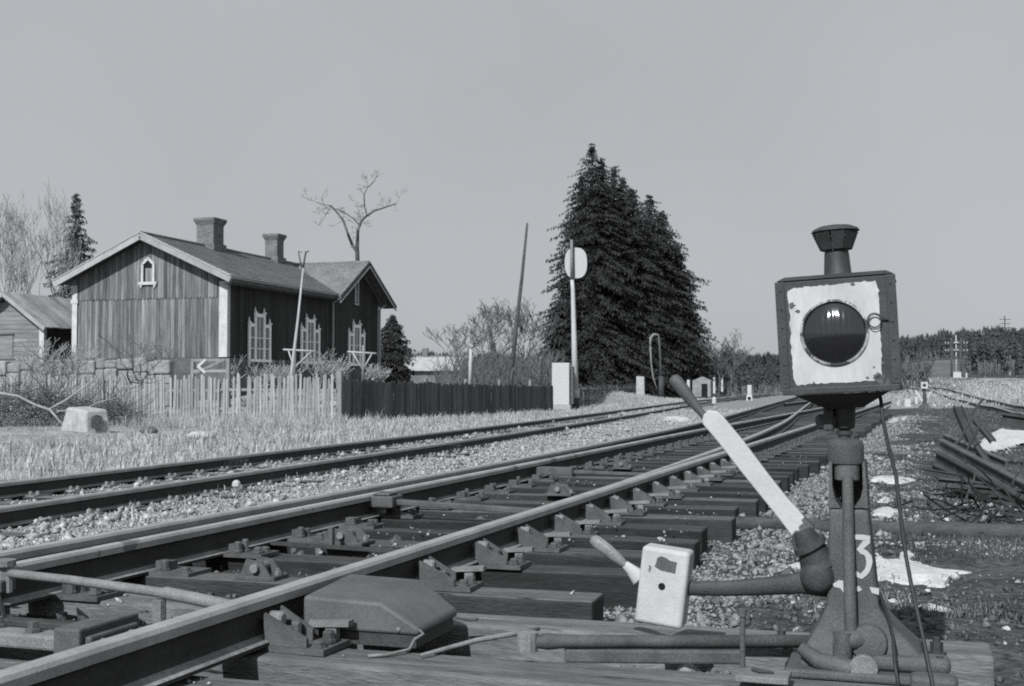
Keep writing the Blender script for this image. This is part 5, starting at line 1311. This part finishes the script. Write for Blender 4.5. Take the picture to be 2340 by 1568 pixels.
# funnel below, chimney above
LA(MB().hexa([(-.055, -.055, -.055), (.055, -.055, -.055), (.055, .055, -.055), (-.055, .055, -.055), (-.14, -.14, -.009), (.14, -.14, -.009), (.10, .11, -.009), (-.10, .11, -.009)]), 'funnel', 'lamp')
smooth_by_angle(LA(MB().lathe([(.047, HB + .0145), (.045, HB + .022), (.042, HB + .028), (.038, HB + .085), (.037, HB + .094), (.035, HB + .1), (.035, HB + .14)], 32), 'chimney', 'lamp'), 40)
ck = smooth_by_angle(LA(MB().lathe([(.066, HB + .156), (.074, HB + .160), (.069, HB + .168), (.048, HB + .177), (.02, HB + .181)], 36), 'chimney_cap', 'lamp'), 40)
for k in range(9):
    a = 2 * math.pi * k / 9; w0, w1 = .0152, .0215; ca, sa = math.cos(a), math.sin(a)
    def pt(r, s, z): return (r * ca - s * sa, r * sa + s * ca, z)
    mb = MB().hexa([pt(.044, -w0, HB + .102), pt(.047, -w0, HB + .102), pt(.047, w0, HB + .102), pt(.044, w0, HB + .102), pt(.065, -w1, HB + .1555), pt(.068, -w1, HB + .1555), pt(.068, w1, HB + .1555), pt(.065, w1, HB + .1555)])
    LA(mb, 'vent_flap', 'lamp', parent=ck)
# cables
cbl = MB().tube([P(1998, 880, 3.78), P(2012, 910, 3.70), P(2018, 960, 3.68), P(2030, 1020, 3.68), P(2048, 1090, 3.66), P(2058, 1180, 3.64), P(2070, 1270, 3.62), P(2085, 1350, 3.58), P(2108, 1450, 3.53), P(2132, 1570, 3.45), P(2150, 1640, 3.4)], .0062, 8, cap=True).build('electric_cable', M['cable'], smooth=True)
tag(cbl, 'black electric cable hanging from the lantern to the ground', 'cable')
cb2 = MB().tube([P(2004, 1345, 3.86), P(2016, 1378, 3.78), P(2030, 1410, 3.70), P(2040, 1450, 3.62), P(2044, 1510, 3.56), P(2055, 1580, 3.5)], [.006, .009, .006, .005, .005, .005], 7).build('electric_cable', M['cable'], smooth=True)
tag(cb2, 'thinner black cable running down the right flank of the switch stand', 'cable')

# ------------------------------------------------------------------ distant switch stand
fs = G(2113, 932, 0.0); k_ = fs.y / 2800
far_stand = empty('switch_stand', fs, -PHI, 'small distant switch stand with white-faced lantern beyond the foreground lantern', 'switch stand')
FS = lambda mb, nm, m: mb.build(nm, M[m], far_stand)
FS(MB().hexa([(-.32, -.2, 0), (.32, -.2, 0), (.32, .2, 0), (-.32, .2, 0), (-.12, -.08, .22), (.12, -.08, .22), (.12, .08, .22), (-.12, .08, .22)]), 'base', 'iron_dark')
FS(MB().hexa([(-.11, -.08, .2), (.11, -.08, .2), (.11, .08, .2), (-.11, .08, .2), (-.07, -.06, .92), (.07, -.06, .92), (.07, .06, .92), (-.07, .06, .92)]), 'column', 'iron_dark')
FS(MB().box(-.18, .18, -.18, .18, .93, 1.29), 'lantern_body', 'lamp'); FS(MB().box(-.16, .16, -.187, -.182, .95, 1.27), 'lantern_face', 'white')
FS(MB().lathe([(.085, 0), (.06, -.02)], 16, (0, -.188, 1.11), 0, 'y'), 'lens', 'glass'); FS(MB().lathe([(.05, 1.29), (.045, 1.38), (.09, 1.43), (.08, 1.46), (.02, 1.48)], 14), 'chimney', 'lamp')
FS(MB().bar((-.1, -.1, .35), (-.42, -.1, .85), .04, .09), 'lever_blade', 'white'); FS(MB().bar((.12, -.1, .5), (.28, -.1, .78), .03, .06), 'lever_handle', 'white')
FS(MB().box(-.44, -.32, -.12, -.02, .18, .55), 'lever_guard', 'white'); FS(MB().bar((-.1, -.05, .25), (-.75, -.05, .22), .04, .05), 'lever_arm', 'iron_dark'); FS(MB().box(-.92, -.65, -.1, .05, .05, .44), 'counterweight', 'white_weight')

# ------------------------------------------------------------------ scrap and timber on the right
def ibeam(a, b, w, h, label, m='scrap', grp='old iron beams in the scrap heap', up=(0, 0, 1)):
    a = Vector(a); b = Vector(b); r_ = bpy.data.objects
    mb = MB(); d = (b - a).normalized(); s = d.cross(Vector(up)).normalized(); u = s.cross(d).normalized()
    mb_p = [(-w / 2, 0), (w / 2, 0), (w / 2, h * .14), (w * .1, h * .2), (w * .1, h * .78), (w * .3, h * .84), (w * .3, h), (-w * .3, h), (-w * .3, h * .84), (-w * .1, h * .78), (-w * .1, h * .2), (-w / 2, h * .14)]
    mb.prism([a + s * x + u * z for x, z in mb_p], b - a)
    me_o = a.copy(); mb.v = [tuple(Vector(p) - me_o) for p in mb.v]
    o = mb.build('iron_beam', M[m], None, me_o, bevel=.004); return tag(o, label, 'beam', grp)
ibeam(P(2150, 1032, 12.6), P(2440, 1190, 9.4), .11, .13, 'long old rail on top of the scrap heap, running to the right edge', 'scrap_lit')
ibeam(P(2140, 1058, 12.1), P(2400, 1205, 9.3), .11, .12, 'long old rail just below the topmost one in the scrap heap')
ibeam(P(2132, 1085, 11.7), P(2350, 1190, 9.8), .10, .11, 'dark old rail lowest at the front of the scrap heap')
ibeam(P(2157, 1012, 13.2), P(2300, 1075, 11.6), .10, .10, 'shorter beam behind the topmost rail of the scrap heap', 'scrap_lit')
ibeam(P(2178, 932, 13.4), P(2232, 1060, 12.8), .09, .10, 'slim beam sticking up steeply at the back of the scrap heap', up=(1, 0, .2))
ibeam(P(2198, 962, 13.8), P(2240, 1068, 13.2), .14, .06, 'flat dark bar leaning beside the upright beam of the scrap heap', up=(1, 0, .3))
ibeam(P(2222, 962, 14.2), P(2262, 1010, 13.6), .06, .07, 'thin bar leaning right behind the scrap heap', up=(1, 0, .3))
ibeam(P(2225, 1020, 12.2), P(2268, 1085, 11.6), .06, .06, 'thin bar with snow beside it, across the scrap heap', up=(1, 0, .3))
ibeam(P(2288, 972, 15.5), P(2460, 998, 15.0), .2, .16, 'dark beam lying behind the snow at the right edge', up=(0, 0, 1))
ibeam(P(2110, 1085, 11.3), P(2200, 1100, 11.0), .06, .06, 'short crosswise bar under the left end of the scrap heap')
ibeam(P(2145, 1110, 10.9), P(2260, 1122, 10.7), .16, .07, 'flat plate-like bar lying under the scrap rails', 'scrap_lit')
ibeam(P(2215, 1130, 10.4), P(2340, 1142, 10.2), .12, .08, 'short beam low at the front right of the scrap heap')
rr = random.Random(91)
for i, (x, y, lab) in enumerate(((2290, 1185, 'tangle of rusty wire at the right end of the scrap heap'), (2225, 1160, 'small tangle of rusty wire before the scrap heap'))):
    c = G(x, y + 15, 0.0); mb = MB()
    for k in range(26):
        p = Vector((rr.gauss(0, .18), rr.gauss(0, .12), abs(rr.gauss(.08, .07)))); d = Vector((rr.gauss(0, 1), rr.gauss(0, .6), rr.gauss(0, .4)))
        branch(mb, p, d, rr.uniform(.15, .5), .010, 0, rr, 0, .5, .7, 5, .007)
    tag(mb.build('wire_tangle', M['scrap'], None, c), lab, 'wire', kind='stuff')
for i, (x, y, h, lab) in enumerate(((2121, 1165, .14, 'short iron peg in the ground left of the scrap heap'), (2160, 1160, .14, 'short iron peg in the ground before the scrap heap'))):
    p = G(x, y, 0); tag(MB().tube([p - Vector((0, 0, .05)), p + Vector((.005, 0, h))], .014, 7).build('iron_peg', M['scrap']), lab, 'peg')
a = G(1600, 1203, -.02); b = G(2440, 1238, -.02)
mbl = MB(); npt = 14; pts = []; rd = []
for i in range(npt + 1):
    t = i / npt; p = a.lerp(b, t); pts.append(p + Vector((0, random.uniform(-.01, .01), 0.035 + random.uniform(-.006, .006)))); rd.append(.05 + .02 * t + random.uniform(-.003, .003))
o = mbl.tube(pts, rd, 12).build('fallen_log', M['sleeper'], smooth=True); tag(o, 'long grey log lying across the ground behind the switch stand', 'log')

# ------------------------------------------------------------------ snow left over
def snow(pix, label, h=.035, seed=0):
    pts = np.array([tuple(G(x, y, 0.0))[:2] for x, y in pix]); lo, hi = pts.min(0) - .02, pts.max(0) + .02
    nxs = int(np.clip((hi[0] - lo[0]) / .012, 14, 90)); nys = int(np.clip((hi[1] - lo[1]) / .012, 14, 110))
    gx_ = np.linspace(lo[0], hi[0], nxs); gy_ = np.linspace(lo[1], hi[1], nys); X, Y = np.meshgrid(gx_, gy_)
    span = max(hi - lo)
    ins = np.zeros(X.shape, bool); dist = np.full(X.shape, 9.0); n = len(pts)
    for i in range(n):
        (ax, ay), (bx, by) = pts[i], pts[(i + 1) % n]
        c = ((ay > Y) != (by > Y)) & (X < (bx - ax) * (Y - ay) / (by - ay + 1e-12) + ax); ins ^= c
        t = np.clip(((X - ax) * (bx - ax) + (Y - ay) * (by - ay)) / ((bx - ax) ** 2 + (by - ay) ** 2 + 1e-12), 0, 1)
        dist = np.minimum(dist, np.hypot(X - ax - t * (bx - ax), Y - ay - t * (by - ay)))
    sd = np.where(ins, dist, -dist) + (vnoise(X, Y, 9, seed + 200) - .5) * .06 * min(1, span) + (vnoise(X, Y, 28, seed + 230) - .5) * .022 * min(1, span * 1.5)
    edge_w = max(.07 * min(1.0, span), 3.0 * h)
    hgt = h * np.clip(sd / edge_w, 0, 1) ** .7 * (1 + .5 * (vnoise(X, Y, 6, seed + 260) - .5)) - .008 * (sd <= .004)
    Z = zground(X, Y) + hgt
    keep = (sd[:-1, :-1] > -.012) & (sd[1:, :-1] > -.012) & (sd[:-1, 1:] > -.012) & (sd[1:, 1:] > -.012)
    id_ = np.arange(X.size).reshape(X.shape)
    F = np.stack([id_[:-1, :-1], id_[:-1, 1:], id_[1:, 1:], id_[1:, :-1]], -1)[keep]
    if len(F) == 0: return None
    used, inv = np.unique(F, return_inverse=True)
    c0 = np.array([pts[:, 0].mean(), pts[:, 1].mean(), 0.0]); V = np.stack([X, Y, Z], -1).reshape(-1, 3)[used] - c0
    o = obj('snow_patch', fast_mesh('snow_patch', V, inv.reshape(F.shape), M['snow'], smooth=True), None, Vector(c0))
    return tag(o, label, 'snow', 'patches of old snow')
snow([(2003, 1330), (1990, 1290), (2003, 1266), (2022, 1279), (2046, 1281), (2068, 1263), (2084, 1268), (2088, 1286), (2130, 1295), (2182, 1301), (2220, 1305), (2178, 1312), (2182, 1324), (2150, 1338), (2105, 1328), (2062, 1338), (2030, 1326)], 'largest snow patch, right of the switch stand column', .03, 1)
snow([(1775, 1300), (1800, 1290), (1845, 1280), (1848, 1296), (1800, 1306)], 'small snow patch behind the lever arm left of the column', .025, 2)
snow([(2085, 1390), (2100, 1380), (2140, 1381), (2190, 1397), (2150, 1402), (2112, 1394)], 'snow patch nearest the foot of the switch stand on the right', .022, 3)
snow([(1985, 1104), (1995, 1090), (2030, 1092), (2070, 1090), (2096, 1100), (2060, 1108), (2025, 1106)], 'flat snow patch right of the cap of the switch stand', .035, 4)
snow([(1990, 1180), (2000, 1166), (2028, 1168), (2046, 1164), (2064, 1178), (2035, 1183)], 'narrow snow patch just behind the fallen log', .03, 5)
snow([(2002, 1150), (2018, 1140), (2034, 1142), (2030, 1152)], 'tiny snow remnant above the narrow patch by the log', .03, 6)
snow([(2000, 1130), (2012, 1124), (2036, 1127), (2022, 1134)], 'tiny snow remnant below the flat snow patch', .025, 7)
snow([(2024, 966), (2035, 955), (2075, 953), (2072, 962), (2045, 966)], 'snow patch in the distance right of the lantern cable', .03, 8)
snow([(1510, 954), (1530, 947), (1560, 949), (1582, 953), (1562, 957), (1545, 959)], 'snow patch between the tracks left of the lever handle', .04, 9)
snow([(2232, 1040), (2240, 1010), (2270, 988), (2300, 990), (2400, 998), (2400, 1020), (2330, 1018), (2270, 1035)], 'snow heap behind the scrap rails at the right edge', .10, 10)
snow([(1700, 1512), (1722, 1490), (1745, 1488), (1742, 1512)], 'bit of snow beside the guide pin at the stand foot', .02, 11)

crumbs = ((2040, 1372, 14, 'snow crumb just right of the stand, above the nearest patch'), (2120, 1345, 12, 'snow crumb below the largest snow patch'), (2160, 1188, 13, 'snow crumb in front of the scrap heap, left'), (2252, 1172, 12, 'snow crumb beside the wire tangle'),
          (2060, 1212, 10, 'snow crumb just in front of the log'), (2010, 1048, 9, 'snow crumb beside the cap of the stand'), (2300, 1440, 16, 'snow crumb at the right edge in the foreground'), (2110, 1255, 9, 'snow crumb behind the largest patch'), (2335, 1195, 14, 'snow crumb at the right edge by the log'))
for i, (x, y, w, lab) in enumerate(crumbs):
    rr = random.Random(300 + i)
    snow([(x + w * math.cos(a) * rr.uniform(.6, 1.2), y + w * .32 * math.sin(a) * rr.uniform(.6, 1.2)) for a in [-2 * math.pi * k / 7 for k in range(7)]], lab, .014, 40 + i)
rr = random.Random(92)
spots_ = ('left end', 'middle', 'front', 'back', 'right end', 'top')
for i in range(6):
    x, y = 2150 + i * 30, 1050 + i * 17; Yb = 12.4 - i * .4
    p = P(x, y, Yb); d = Vector((rr.uniform(-.3, 1), rr.uniform(-.5, .5), rr.uniform(-.15, .35))); pts = [p]
    for k in range(5): d = (d.normalized() + Vector((rr.gauss(0, .16), rr.gauss(0, .16), rr.gauss(0, .12)))); pts.append(pts[-1] + d.normalized() * .16)
    o = MB().tube([q - p for q in pts], .013, 6).build('bent_rod', M['scrap'], None, p); tag(o, 'thin bent iron rod sticking out at the %s of the scrap heap' % spots_[i], 'rod', 'bent rods in the scrap heap')
